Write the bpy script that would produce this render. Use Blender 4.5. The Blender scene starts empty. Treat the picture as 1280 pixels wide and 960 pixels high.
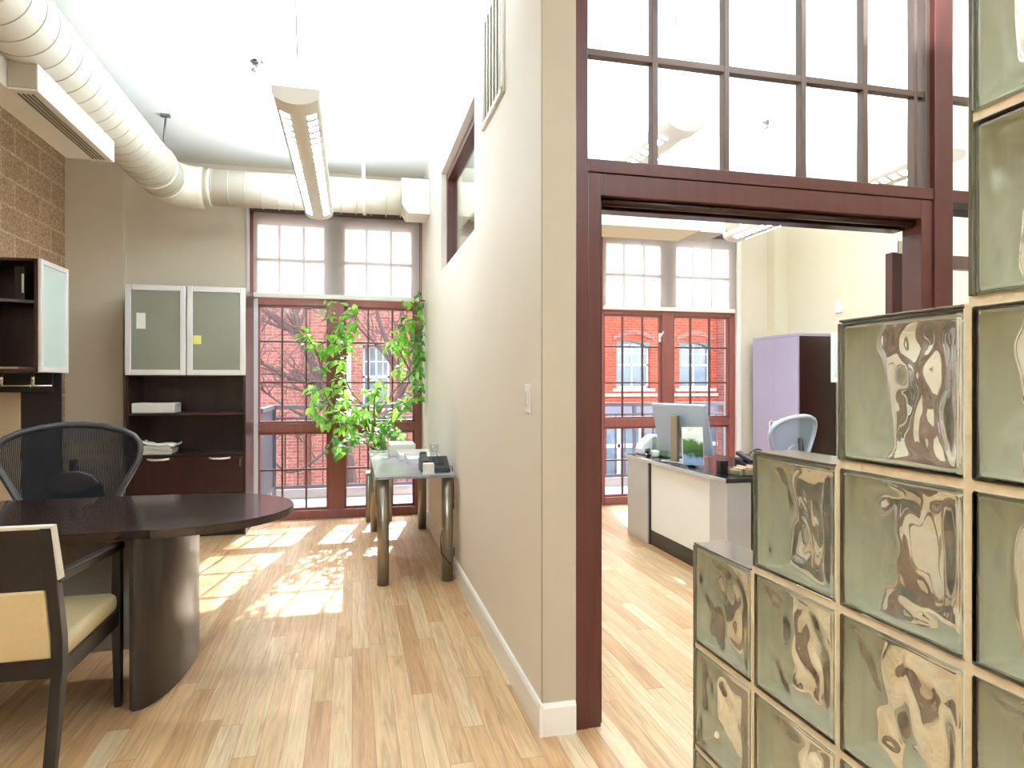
import bpy, bmesh, math, random
from mathutils import Vector, Matrix, noise
C = bpy.context.scene.collection
PI = math.pi
R = math.radians

# ------------------------------------------------------------------ camera numbers
F, H = 815.0, 1.33
TH = math.atan(200 / 815)
S_, C_ = math.sin(TH), math.cos(TH)
def at(px, py, Y):
    """the point of depth Y that the photograph shows at a pixel"""
    k = (px - 640) / F
    X = Y * (S_ + k * C_) / (C_ - k * S_)
    d = X * S_ + Y * C_
    return Vector((X, Y, H - (py - 480) / F * d))

# ------------------------------------------------------------------ materials
def lin(c):
    c = c / 255.0
    return c / 12.92 if c <= 0.04045 else ((c + 0.055) / 1.055) ** 2.4
def rgb(r, g, b, a=1): return (lin(r), lin(g), lin(b), a)
MATS = {}
def newmat(name):
    m = bpy.data.materials.new(name); m.use_nodes = True
    nt = m.node_tree; nt.nodes.clear()
    out = nt.nodes.new('ShaderNodeOutputMaterial')
    return m, nt, out
def N(nt, t, **kw):
    n = nt.nodes.new(t)
    for k, v in kw.items():
        if k in n.inputs: n.inputs[k].default_value = v
        else: setattr(n, k, v)
    return n
def mat(name, col, rough=0.5, metal=0.0, var=0.06, scale=12.0, bump=0.0, stretch=(1, 1, 1), spec=0.5, emit=None, estr=0, coat=0, alpha=None):
    """a plain principled surface with a soft procedural mottle"""
    if name in MATS: return MATS[name]
    m, nt, out = newmat(name)
    p = N(nt, 'ShaderNodeBsdfPrincipled'); L = nt.links.new
    p.inputs['Roughness'].default_value = rough; p.inputs['Metallic'].default_value = metal
    p.inputs['Specular IOR Level'].default_value = spec
    p.inputs['Coat Weight'].default_value = coat
    tc = N(nt, 'ShaderNodeTexCoord'); mp = N(nt, 'ShaderNodeMapping'); mp.inputs['Scale'].default_value = stretch
    nz = N(nt, 'ShaderNodeTexNoise', Scale=scale, Detail=5.0)
    L(tc.outputs['Object'], mp.inputs['Vector']); L(mp.outputs['Vector'], nz.inputs['Vector'])
    mr = N(nt, 'ShaderNodeMapRange'); mr.inputs['To Min'].default_value = 1 - var; mr.inputs['To Max'].default_value = 1 + var
    L(nz.outputs['Fac'], mr.inputs['Value'])
    vm = N(nt, 'ShaderNodeVectorMath', operation='SCALE'); vm.inputs[0].default_value = col[:3]
    L(mr.outputs['Result'], vm.inputs['Scale']); L(vm.outputs['Vector'], p.inputs['Base Color'])
    if bump:
        b = N(nt, 'ShaderNodeBump', Strength=bump, Distance=0.01); L(nz.outputs['Fac'], b.inputs['Height']); L(b.outputs['Normal'], p.inputs['Normal'])
    if emit:
        p.inputs['Emission Color'].default_value = emit; p.inputs['Emission Strength'].default_value = estr
    L(p.outputs['BSDF'], out.inputs['Surface'])
    MATS[name] = m
    return m

def mat_floor():
    m, nt, out = newmat('oak_floor'); L = nt.links.new
    p = N(nt, 'ShaderNodeBsdfPrincipled'); p.inputs['Roughness'].default_value = 0.36; p.inputs['Specular IOR Level'].default_value = 0.8
    tc = N(nt, 'ShaderNodeTexCoord'); sp = N(nt, 'ShaderNodeSeparateXYZ'); L(tc.outputs['Object'], sp.inputs[0])
    def M(op, a, b=None, c=None):
        n = N(nt, 'ShaderNodeMath', operation=op)
        for i, v in enumerate((a, b, c)):
            if v is None: continue
            if isinstance(v, (int, float)): n.inputs[i].default_value = v
            else: L(v, n.inputs[i])
        return n.outputs[0]
    u = M('DIVIDE', sp.outputs['X'], 0.083); iu = M('FLOOR', u); fu = M('FRACT', u)
    w1 = N(nt, 'ShaderNodeTexWhiteNoise', noise_dimensions='1D'); L(iu, w1.inputs['W'])
    v = M('ADD', M('DIVIDE', sp.outputs['Y'], 1.15), M('MULTIPLY', w1.outputs['Value'], 7.0)); iv = M('FLOOR', v); fv = M('FRACT', v)
    cb = N(nt, 'ShaderNodeCombineXYZ'); L(iu, cb.inputs[0]); L(iv, cb.inputs[1])
    w2 = N(nt, 'ShaderNodeTexWhiteNoise', noise_dimensions='2D'); L(cb.outputs[0], w2.inputs['Vector'])
    # grain, stretched along the boards and different on each board
    gv = N(nt, 'ShaderNodeCombineXYZ')
    L(M('MULTIPLY', sp.outputs['X'], 42.0), gv.inputs[0]); L(M('MULTIPLY', sp.outputs['Y'], 2.4), gv.inputs[1]); L(M('MULTIPLY', w2.outputs['Value'], 60.0), gv.inputs[2])
    g = N(nt, 'ShaderNodeTexNoise', Scale=1.0, Detail=6.0, Roughness=0.62, Distortion=1.2); L(gv.outputs[0], g.inputs['Vector'])
    gv2 = N(nt, 'ShaderNodeCombineXYZ')
    L(M('MULTIPLY', sp.outputs['X'], 130.0), gv2.inputs[0]); L(M('MULTIPLY', sp.outputs['Y'], 4.0), gv2.inputs[1]); L(M('MULTIPLY', w2.outputs['Value'], 31.0), gv2.inputs[2])
    g2 = N(nt, 'ShaderNodeTexNoise', Scale=1.0, Detail=3.0); L(gv2.outputs[0], g2.inputs['Vector'])
    cr = N(nt, 'ShaderNodeValToRGB'); e = cr.color_ramp.elements
    e[0].position = 0.0; e[0].color = rgb(204, 160, 112); e[1].position = 1.0; e[1].color = rgb(232, 208, 172)
    for pos, c in ((0.25, rgb(214, 174, 126)), (0.55, rgb(222, 188, 142)), (0.8, rgb(227, 197, 154))):
        x = e.new(pos); x.color = c
    L(w2.outputs['Value'], cr.inputs['Fac'])
    mx = N(nt, 'ShaderNodeMix', data_type='RGBA', blend_type='MULTIPLY'); mx.inputs['Factor'].default_value = 0.6
    gr = N(nt, 'ShaderNodeValToRGB'); gr.color_ramp.elements[0].position = 0.32; gr.color_ramp.elements[0].color = (0.42, 0.30, 0.2, 1); gr.color_ramp.elements[1].position = 0.6; gr.color_ramp.elements[1].color = (1, 1, 1, 1)
    L(g.outputs['Fac'], gr.inputs['Fac']); L(cr.outputs['Color'], mx.inputs['A']); L(gr.outputs['Color'], mx.inputs['B'])
    mx2 = N(nt, 'ShaderNodeMix', data_type='RGBA', blend_type='MULTIPLY'); mx2.inputs['Factor'].default_value = 0.36
    L(mx.outputs['Result'], mx2.inputs['A']); L(g2.outputs['Color'], mx2.inputs['B'])
    seam = M('MAXIMUM', M('LESS_THAN', fu, 0.022), M('LESS_THAN', fv, 0.0025))
    mx3 = N(nt, 'ShaderNodeMix', data_type='RGBA'); L(M('MULTIPLY', seam, 0.75), mx3.inputs['Factor'])
    L(mx2.outputs['Result'], mx3.inputs['A']); mx3.inputs['B'].default_value = rgb(110, 66, 34)
    L(mx3.outputs['Result'], p.inputs['Base Color'])
    b = N(nt, 'ShaderNodeBump', Strength=0.12, Distance=0.004); L(g2.outputs['Fac'], b.inputs['Height']); L(b.outputs['Normal'], p.inputs['Normal'])
    L(p.outputs['BSDF'], out.inputs['Surface'])
    return m

def mat_brick(name, axes, c1, c2, mortar, bw, bh, ms, rough=0.9, speck=0.3, speckscale=60, bump=0.4):
    """running bond on a wall: axes names the two object axes used as length and height"""
    m, nt, out = newmat(name); L = nt.links.new
    p = N(nt, 'ShaderNodeBsdfPrincipled'); p.inputs['Roughness'].default_value = rough; p.inputs['Specular IOR Level'].default_value = 0.2
    tc = N(nt, 'ShaderNodeTexCoord'); sp = N(nt, 'ShaderNodeSeparateXYZ'); L(tc.outputs['Object'], sp.inputs[0])
    cb = N(nt, 'ShaderNodeCombineXYZ'); L(sp.outputs[axes[0]], cb.inputs[0]); L(sp.outputs[axes[1]], cb.inputs[1])
    br = N(nt, 'ShaderNodeTexBrick', Scale=1.0); br.inputs['Color1'].default_value = c1; br.inputs['Color2'].default_value = c2; br.inputs['Mortar'].default_value = mortar
    br.inputs['Mortar Size'].default_value = ms; br.inputs['Mortar Smooth'].default_value = 0.2; br.inputs['Brick Width'].default_value = bw; br.inputs['Row Height'].default_value = bh
    L(cb.outputs[0], br.inputs['Vector'])
    nz = N(nt, 'ShaderNodeTexNoise', Scale=speckscale, Detail=6.0, Roughness=0.7); L(tc.outputs['Object'], nz.inputs['Vector'])
    mr = N(nt, 'ShaderNodeMapRange'); mr.inputs['From Min'].default_value = 0.3; mr.inputs['From Max'].default_value = 0.7; mr.inputs['To Min'].default_value = 1 - speck; mr.inputs['To Max'].default_value = 1 + speck
    L(nz.outputs['Fac'], mr.inputs['Value'])
    vm = N(nt, 'ShaderNodeVectorMath', operation='SCALE'); L(br.outputs['Color'], vm.inputs[0]); L(mr.outputs['Result'], vm.inputs['Scale'])
    L(vm.outputs['Vector'], p.inputs['Base Color'])
    b = N(nt, 'ShaderNodeBump', Strength=bump, Distance=0.01); L(br.outputs['Fac'], b.inputs['Height']); b.invert = True; L(b.outputs['Normal'], p.inputs['Normal'])
    L(p.outputs['BSDF'], out.inputs['Surface'])
    return m

def mat_pane(name, tint=(1, 1, 1, 1), gloss=0.08):
    """thin window glass: clear with a fresnel reflection"""
    m, nt, out = newmat(name); L = nt.links.new
    t = N(nt, 'ShaderNodeBsdfTransparent'); t.inputs['Color'].default_value = tint
    g = N(nt, 'ShaderNodeBsdfGlossy'); g.inputs['Roughness'].default_value = 0.01
    fr = N(nt, 'ShaderNodeLayerWeight', Blend=0.5); pw = N(nt, 'ShaderNodeMath', operation='POWER'); pw.inputs[1].default_value = 5.0; L(fr.outputs['Facing'], pw.inputs[0])
    ml = N(nt, 'ShaderNodeMath', operation='MULTIPLY_ADD'); ml.inputs[1].default_value = 0.9; ml.inputs[2].default_value = gloss / 2; L(pw.outputs[0], ml.inputs[0])
    mx = N(nt, 'ShaderNodeMixShader'); L(ml.outputs[0], mx.inputs[0]); L(t.outputs[0], mx.inputs[1]); L(g.outputs[0], mx.inputs[2])
    L(mx.outputs[0], out.inputs['Surface'])
    return m
def mat_glass(name, col=(0.97, 0.985, 0.95, 1), rough=0.0, ior=1.5, bump=0, bscale=20, mixt=0):
    m, nt, out = newmat(name); L = nt.links.new
    p = N(nt, 'ShaderNodeBsdfPrincipled'); p.inputs['Base Color'].default_value = col; p.inputs['Roughness'].default_value = rough
    p.inputs['Transmission Weight'].default_value = 1.0; p.inputs['IOR'].default_value = ior
    if bump:
        tc = N(nt, 'ShaderNodeTexCoord'); nz = N(nt, 'ShaderNodeTexNoise', Scale=bscale, Detail=2.0); L(tc.outputs['Object'], nz.inputs['Vector'])
        b = N(nt, 'ShaderNodeBump', Strength=bump, Distance=0.01); L(nz.outputs['Fac'], b.inputs['Height']); L(b.outputs['Normal'], p.inputs['Normal'])
    if mixt:
        t = N(nt, 'ShaderNodeBsdfTransparent'); t.inputs['Color'].default_value = col
        mx = N(nt, 'ShaderNodeMixShader'); mx.inputs[0].default_value = mixt; L(p.outputs[0], mx.inputs[1]); L(t.outputs[0], mx.inputs[2]); L(mx.outputs[0], out.inputs['Surface'])
    else: L(p.outputs['BSDF'], out.inputs['Surface'])
    return m
def mat_shade():
    """woven roller shade: lets light and a faint outline of the window through"""
    m, nt, out = newmat('shade_fabric'); L = nt.links.new
    tc = N(nt, 'ShaderNodeTexCoord'); nz = N(nt, 'ShaderNodeTexNoise', Scale=220.0, Detail=2.0); L(tc.outputs['Object'], nz.inputs['Vector'])
    cr = N(nt, 'ShaderNodeMapRange'); cr.inputs['To Min'].default_value = 0.50; cr.inputs['To Max'].default_value = 0.58; L(nz.outputs['Fac'], cr.inputs['Value'])
    cc = N(nt, 'ShaderNodeCombineColor'); L(cr.outputs[0], cc.inputs[0]); L(cr.outputs[0], cc.inputs[1]); L(cr.outputs[0], cc.inputs[2])
    tl = N(nt, 'ShaderNodeBsdfTranslucent'); df = N(nt, 'ShaderNodeBsdfDiffuse'); tr = N(nt, 'ShaderNodeBsdfTransparent')
    L(cc.outputs[0], tl.inputs['Color']); df.inputs['Color'].default_value = rgb(232, 224, 214)
    a = N(nt, 'ShaderNodeMixShader'); a.inputs[0].default_value = 0.45; L(tl.outputs[0], a.inputs[1]); L(df.outputs[0], a.inputs[2])
    b = N(nt, 'ShaderNodeMixShader'); b.inputs[0].default_value = 0.28; L(a.outputs[0], b.inputs[1]); L(tr.outputs[0], b.inputs[2])
    L(b.outputs[0], out.inputs['Surface'])
    return m
def mat_mesh(name, col, axis='X', freq=160, cover=0.72, diag=False):
    """open woven chair mesh: fine threads with gaps between them"""
    m, nt, out = newmat(name); L = nt.links.new
    p = N(nt, 'ShaderNodeBsdfPrincipled'); p.inputs['Base Color'].default_value = col; p.inputs['Roughness'].default_value = 0.6; p.inputs['Specular IOR Level'].default_value = 0.2
    tc = N(nt, 'ShaderNodeTexCoord'); wv = N(nt, 'ShaderNodeTexWave', Scale=freq / 6.283, bands_direction='DIAGONAL' if diag else axis); L(tc.outputs['Object'], wv.inputs['Vector'])
    lt = N(nt, 'ShaderNodeMath', operation='LESS_THAN'); lt.inputs[1].default_value = cover; L(wv.outputs['Fac'], lt.inputs[0])
    tr = N(nt, 'ShaderNodeBsdfTransparent'); mx = N(nt, 'ShaderNodeMixShader'); L(lt.outputs[0], mx.inputs[0]); L(tr.outputs[0], mx.inputs[1]); L(p.outputs[0], mx.inputs[2])
    L(mx.outputs[0], out.inputs['Surface'])
    return m
def mat_leaf(name, c1, c2):
    m, nt, out = newmat(name); L = nt.links.new
    tc = N(nt, 'ShaderNodeTexCoord'); nz = N(nt, 'ShaderNodeTexNoise', Scale=9.0, Detail=3.0); L(tc.outputs['Object'], nz.inputs['Vector'])
    cr = N(nt, 'ShaderNodeValToRGB'); cr.color_ramp.elements[0].position = 0.35; cr.color_ramp.elements[0].color = c1; cr.color_ramp.elements[1].position = 0.65; cr.color_ramp.elements[1].color = c2
    L(nz.outputs['Fac'], cr.inputs['Fac'])
    p = N(nt, 'ShaderNodeBsdfPrincipled'); p.inputs['Roughness'].default_value = 0.4; L(cr.outputs[0], p.inputs['Base Color'])
    tl = N(nt, 'ShaderNodeBsdfTranslucent'); L(cr.outputs[0], tl.inputs['Color'])
    mx = N(nt, 'ShaderNodeMixShader'); mx.inputs[0].default_value = 0.55; L(p.outputs[0], mx.inputs[1]); L(tl.outputs[0], mx.inputs[2]); L(mx.outputs[0], out.inputs['Surface'])
    return m
def mat_wood(name, c1, c2, stretch, rough=0.25, coat=0.0):
    m, nt, out = newmat(name); L = nt.links.new
    p = N(nt, 'ShaderNodeBsdfPrincipled'); p.inputs['Roughness'].default_value = rough; p.inputs['Coat Weight'].default_value = coat; p.inputs['Coat Roughness'].default_value = 0.08
    tc = N(nt, 'ShaderNodeTexCoord'); mp = N(nt, 'ShaderNodeMapping'); mp.inputs['Scale'].default_value = stretch
    L(tc.outputs['Object'], mp.inputs['Vector'])
    nz = N(nt, 'ShaderNodeTexNoise', Scale=1.0, Detail=6.0, Roughness=0.6, Distortion=0.6); L(mp.outputs['Vector'], nz.inputs['Vector'])
    cr = N(nt, 'ShaderNodeValToRGB'); cr.color_ramp.elements[0].position = 0.3; cr.color_ramp.elements[0].color = c1; cr.color_ramp.elements[1].position = 0.7; cr.color_ramp.elements[1].color = c2
    L(nz.outputs['Fac'], cr.inputs['Fac']); L(cr.outputs[0], p.inputs['Base Color']); L(p.outputs[0], out.inputs['Surface'])
    return m
def mat_photo():
    m, nt, out = newmat('landscape_print'); L = nt.links.new
    p = N(nt, 'ShaderNodeBsdfPrincipled'); p.inputs['Roughness'].default_value = 0.15
    tc = N(nt, 'ShaderNodeTexCoord'); nz = N(nt, 'ShaderNodeTexNoise', Scale=13.0, Detail=4.0); L(tc.outputs['Object'], nz.inputs['Vector'])
    sp = N(nt, 'ShaderNodeSeparateXYZ'); L(tc.outputs['Object'], sp.inputs[0])
    ad = N(nt, 'ShaderNodeMath', operation='MULTIPLY_ADD'); ad.inputs[1].default_value = 0.16; L(nz.outputs['Fac'], ad.inputs[0]); L(sp.outputs['Z'], ad.inputs[2])
    cr = N(nt, 'ShaderNodeValToRGB'); el = cr.color_ramp.elements
    el[0].position = 0.0; el[0].color = rgb(120, 150, 190); el[1].position = 0.45; el[1].color = rgb(120, 170, 90)
    for q, c in ((0.14, rgb(140, 165, 200)), (0.17, rgb(50, 80, 45)), (0.26, rgb(80, 120, 60)), (0.29, rgb(225, 235, 230)), (0.36, rgb(240, 245, 240)), (0.39, rgb(130, 190, 100))):
        x = el.new(q); x.color = c
    L(ad.outputs[0], cr.inputs['Fac']); L(cr.outputs[0], p.inputs['Base Color']); L(p.outputs[0], out.inputs['Surface'])
    return m

M_floor = mat_floor()
M_cmu = mat_brick('concrete_block', ('Y', 'Z'), rgb(188, 160, 130), rgb(176, 148, 118), rgb(204, 180, 150), 0.41, 0.205, 0.010, speck=0.75, speckscale=85, bump=0.3)
M_brick = mat_brick('red_brick', ('X', 'Z'), rgb(186, 84, 64), rgb(164, 66, 50), rgb(186, 110, 90), 0.22, 0.075, 0.009, speck=0.25, speckscale=14)
M_brick2 = mat_brick('rose_brick', ('X', 'Z'), rgb(172, 110, 98), rgb(146, 86, 78), rgb(180, 132, 120), 0.22, 0.075, 0.009, speck=0.3, speckscale=16)
M_ceil = mat('ceiling_paint', rgb(236, 234, 230), 0.9, var=0.015)
M_beige = mat('beige_paint', rgb(220, 208, 188), 0.85, var=0.02)
M_endshade = mat('end_shade_tan', rgb(176, 162, 142), 0.85, var=0.02)  # shade on the partition end, put into its colour
M_cream = mat('cream_paint', rgb(222, 212, 196), 0.6, var=0.015)
M_creamr = mat('pale_yellow_paint', rgb(222, 212, 186), 0.8, var=0.02)
M_white = mat('white_paint', rgb(236, 234, 228), 0.45, var=0.02)
M_palelilac = mat('pale_lilac_white', rgb(226, 222, 232), 0.5, var=0.02)  # even pale lilac white
M_base = mat('baseboard_paint', rgb(238, 234, 228), 0.35, var=0.015)
M_red = mat_wood('oxblood_frame', rgb(70, 30, 25), rgb(84, 40, 34), (30, 30, 2), 0.32)
M_redw = mat_wood('window_frame_paint', rgb(126, 70, 64), rgb(142, 84, 76), (30, 30, 2), 0.35)
M_darkred = mat('dark_track', rgb(46, 22, 20), 0.25, var=0.1)
M_bronze = mat('bronze_muntin', rgb(92, 72, 62), 0.35, 0.3, var=0.06)
M_fascia = mat('bronze_fascia', rgb(74, 60, 52), 0.4, 0.2, var=0.06)
M_pane = mat_pane('window_glass')
M_pane2 = mat_pane('grey_window_glass', (0.86, 0.9, 0.92, 1), 0.14)
M_shade = mat_shade()
M_block = mat_glass('block_glass', (0.985, 0.99, 0.955, 1), 0.0, 1.5, mixt=0.08)
M_coat = mat('block_side_coating', rgb(232, 232, 208), 0.8, var=0.03)
M_cap = mat('brown_block_cap', rgb(96, 82, 66), 0.12, 0.2, var=0.1)
M_mortar = mat('cream_mortar', rgb(208, 186, 152), 0.9, var=0.1, scale=90, bump=0.25)
M_duct = mat('duct_paint', rgb(228, 220, 204), 0.5, var=0.02)
M_seam = mat('duct_seam', rgb(196, 186, 168), 0.5, var=0.05)
M_ductend = mat('duct_end_tan', rgb(176, 166, 148), 0.55, var=0.05)  # darker tan than the duct body
M_slot = mat('slot_shadow', rgb(112, 102, 90), 0.5, var=0.1)
M_esp = mat_wood('espresso_veneer', rgb(28, 14, 13), rgb(46, 25, 23), (8, 60, 60), 0.22, 0.5)
M_espv = mat_wood('espresso_vertical_grain', rgb(34, 16, 14), rgb(58, 29, 25), (60, 60, 4), 0.32, 0.15)
M_espcol = mat_wood('espresso_column', rgb(24, 15, 12), rgb(40, 28, 22), (60, 60, 4), 0.3, 0.1)
M_black = mat('black_plastic', rgb(24, 24, 27), 0.4, var=0.1)
M_blackw = mat_wood('black_brown_chair_wood', rgb(15, 9, 8), rgb(26, 17, 15), (40, 40, 6), 0.35, 0.0)
M_dark = mat('dark_interior', rgb(26, 18, 20), 0.5, var=0.1)
M_cloth = mat('cream_upholstery', rgb(206, 180, 136), 0.75, var=0.06, scale=70, bump=0.1)
M_seatcl = mat('olive_cream_seat', rgb(186, 168, 128), 0.7, var=0.05, scale=70, bump=0.1)
M_mesh = mat_mesh('black_mesh', rgb(14, 15, 21), 'X', 250, 0.91)
M_meshblue = mat_mesh('pale_blue_mesh', rgb(150, 172, 200), 'X', 620, 0.86)
M_panelmesh = mat('woven_metal', rgb(150, 146, 142), 0.5, 0.4, var=0.5, scale=6, stretch=(60, 60, 60), bump=0.5)
M_chairframe = mat('charcoal_frame', rgb(70, 70, 72), 0.35, 0.2, var=0.05)
M_blueframe = mat('grey_blue_frame', rgb(176, 190, 208), 0.35, 0.1, var=0.05)
M_alu = mat('white_aluminium', rgb(226, 224, 222), 0.3, 0.15, var=0.03)
M_frost = mat('frosted_green_glass', rgb(130, 131, 116), 0.25, 0, var=0.2, scale=3.0, spec=0.6)
M_frostb = mat('frosted_blue_glass', rgb(196, 212, 206), 0.25, 0, var=0.06, scale=3.0, spec=0.6)
M_steel = mat('brushed_steel', rgb(150, 142, 128), 0.32, 0.85, var=0.12, scale=2, stretch=(90, 90, 2))
M_chrome = mat('chrome', rgb(205, 205, 205), 0.12, 1.0, var=0.03)
M_tabletop = mat('grey_stone_top', rgb(150, 153, 160), 0.2, 0.1, var=0.25, scale=9)
M_paper = mat('white_paper', rgb(238, 236, 230), 0.8, var=0.05, scale=40)
M_papers = mat('paper_edges', rgb(222, 218, 208), 0.8, var=0.2, scale=2, stretch=(2, 2, 300))
M_clear = mat_pane('clear_plastic', (0.88, 0.89, 0.88, 1), 0.2)
M_cleargreen = mat_pane('clear_green_plastic', (0.80, 0.88, 0.84, 1), 0.2)
M_lampshell = mat('white_lamp_metal', rgb(232, 228, 222), 0.4, 0, var=0.02)
def mat_louvre():
    m, nt, out = newmat('lit_lamp_cells'); L = nt.links.new
    p = N(nt, 'ShaderNodeBsdfPrincipled'); p.inputs['Base Color'].default_value = rgb(236, 234, 230); p.inputs['Roughness'].default_value = 0.4
    tc = N(nt, 'ShaderNodeTexCoord'); sp = N(nt, 'ShaderNodeSeparateXYZ'); L(tc.outputs['Object'], sp.inputs[0])
    a = N(nt, 'ShaderNodeMath', operation='MULTIPLY'); a.inputs[1].default_value = 1 / .085; L(sp.outputs['Y'], a.inputs[0])
    f = N(nt, 'ShaderNodeMath', operation='FRACT'); L(a.outputs[0], f.inputs[0])
    g = N(nt, 'ShaderNodeMath', operation='LESS_THAN'); g.inputs[1].default_value = .6; L(f.outputs[0], g.inputs[0])
    e = N(nt, 'ShaderNodeMath', operation='MULTIPLY'); e.inputs[1].default_value = 40.0; L(g.outputs[0], e.inputs[0])
    p.inputs['Emission Color'].default_value = (.86, .94, 1, 1); L(e.outputs[0], p.inputs['Emission Strength']); L(p.outputs[0], out.inputs['Surface'])
    return m
M_lampcell = mat_louvre()
M_cable = mat('grey_cable', rgb(116, 114, 112), 0.4, 0.3, var=0.05)
M_silver = mat('silver_panel', rgb(196, 198, 206), 0.28, 0.5, var=0.05, scale=3, stretch=(40, 40, 1))
M_deskwhite = mat('white_laminate', rgb(232, 232, 234), 0.35, 0, var=0.02)
M_deskblack = mat('black_laminate', rgb(22, 20, 22), 0.18, 0, var=0.1)
M_monitor = mat('silver_blue_shell', rgb(164, 178, 196), 0.35, 0.3, var=0.04)
M_lilacsheen = mat('painted_lilac_sheen', rgb(164, 158, 180), 0.22, 0, var=0.04, scale=3, stretch=(30, 30, 2), coat=0.3)  # window reflection on the dark doors, put into the base colour
M_photo = mat_photo()
M_yellow = mat('yellow_note', rgb(222, 216, 120), 0.8, var=0.04)
M_cardred = mat('card_stack', rgb(205, 170, 140), 0.8, var=0.2)
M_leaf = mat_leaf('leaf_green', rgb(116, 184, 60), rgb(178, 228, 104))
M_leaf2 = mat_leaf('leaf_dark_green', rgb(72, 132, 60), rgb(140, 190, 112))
M_stem = mat('plant_stem', rgb(140, 120, 90), 0.7, var=0.15)
M_pot = mat('grey_pot', rgb(150, 150, 156), 0.5, var=0.1)
M_soil = mat('potting_soil', rgb(60, 45, 35), 0.95, var=0.4, scale=60)
M_bark = mat('grey_bark', rgb(104, 84, 86), 0.9, var=0.3, scale=20, bump=0.4)
M_rail = mat('grey_rail_paint', rgb(96, 100, 112), 0.45, 0.2, var=0.06)
M_baluster = mat('brown_baluster', rgb(104, 70, 64), 0.5, 0.1, var=0.08)
M_conc = mat('pale_concrete', rgb(206, 204, 204), 0.85, var=0.1, scale=8)
M_stone = mat('sill_stone', rgb(206, 186, 172), 0.8, var=0.1)
M_beam = mat('blue_grey_beam', rgb(132, 128, 140), 0.6, var=0.08)
M_winw = mat('white_sash', rgb(224, 226, 228), 0.5, var=0.04)
M_wing = mat('grey_green_sash', rgb(110, 120, 122), 0.5, var=0.06)
M_extglass = mat('reflecting_pane', rgb(120, 136, 152), 0.08, 0.3, var=0.5, scale=3.5)
M_asphalt = mat('street_asphalt', rgb(120, 120, 124), 0.9, var=0.15)
M_seal = mat('dark_rubber_seal', rgb(30, 24, 22), 0.6, var=0.1)
M_beigepanel = mat('tan_tack_fabric', rgb(192, 172, 140), 0.85, var=0.08, scale=60)

# ------------------------------------------------------------------ geometry helpers
def BM(): return bmesh.new()
def bx(bm, x0, x1, y0, y1, z0, z1, bev=0.0, seg=2):
    M = Matrix.Translation(((x0 + x1) / 2, (y0 + y1) / 2, (z0 + z1) / 2)) @ Matrix.Diagonal((abs(x1 - x0), abs(y1 - y0), abs(z1 - z0), 1))
    r = bmesh.ops.create_cube(bm, size=1, matrix=M)
    if bev:
        es = list({e for v in r['verts'] for e in v.link_edges})
        bmesh.ops.bevel(bm, geom=es, offset=bev, segments=seg, profile=0.5, affect='EDGES')
    return bm
def prism(bm, pts, axis, a0, a1, bev=0.0):
    """extrude a 2-D outline along an axis (0 x, 1 y, 2 z)"""
    def P(p, a):
        if axis == 0: return (a, p[0], p[1])
        if axis == 1: return (p[0], a, p[1])
        return (p[0], p[1], a)
    n = len(pts)
    v0 = [bm.verts.new(P(p, a0)) for p in pts]; v1 = [bm.verts.new(P(p, a1)) for p in pts]
    fs = [bm.faces.new(v0), bm.faces.new(v1[::-1])]
    for i in range(n): fs.append(bm.faces.new((v0[i], v1[i], v1[(i + 1) % n], v0[(i + 1) % n])))
    bmesh.ops.recalc_face_normals(bm, faces=fs)
    if bev:
        es = [e for e in bm.edges if e.verts[0] in set(v0 + v1) and e.verts[1] in set(v0 + v1) and (len(e.link_faces) == 2 and e.calc_face_angle(0) > 0.6)]
        bmesh.ops.bevel(bm, geom=es, offset=bev, segments=2, profile=0.5, affect='EDGES')
    return bm
def tube(bm, pts, r, seg=12, caps=True, flat=None, closed=False):
    """sweep a circle (or flat ellipse) along points; r may be a list"""
    pts = [Vector(p) for p in pts]; n = len(pts)
    rs = r if isinstance(r, (list, tuple)) else [r] * n
    rings = []; up = None
    for i, p in enumerate(pts):
        if closed: t = pts[(i + 1) % n] - pts[i - 1]
        else: t = (pts[min(i + 1, n - 1)] - pts[max(i - 1, 0)])
        t.normalize()
        if up is None:
            up = Vector((0, 0, 1)) if abs(t.z) < 0.9 else Vector((0, 1, 0))
        a = t.cross(up)
        if a.length < 1e-4: a = t.cross(Vector((1, 0, 0)))
        a.normalize(); b = a.cross(t).normalized(); up = b
        fa, fb = (flat if flat else (1, 1))
        rings.append([bm.verts.new(p + a * (rs[i] * fa * math.cos(2 * PI * k / seg)) + b * (rs[i] * fb * math.sin(2 * PI * k / seg))) for k in range(seg)])
    m = n if closed else n - 1
    for i in range(m):
        A, B = rings[i], rings[(i + 1) % n]
        for k in range(seg):
            f = bm.faces.new((A[k], A[(k + 1) % seg], B[(k + 1) % seg], B[k])); f.smooth = True
    if caps and not closed:
        bm.faces.new(rings[0][::-1]); bm.faces.new(rings[-1])
    return bm
def lathe(bm, prof, cx, cy, seg=24):
    rings = []
    for r, z in prof:
        rings.append([bm.verts.new((cx + r * math.cos(2 * PI * k / seg), cy + r * math.sin(2 * PI * k / seg), z)) for k in range(seg)])
    for A, B in zip(rings, rings[1:]):
        for k in range(seg):
            f = bm.faces.new((A[k], A[(k + 1) % seg], B[(k + 1) % seg], B[k])); f.smooth = True
    bm.faces.new(rings[0][::-1]); bm.faces.new(rings[-1])
    return bm
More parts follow.
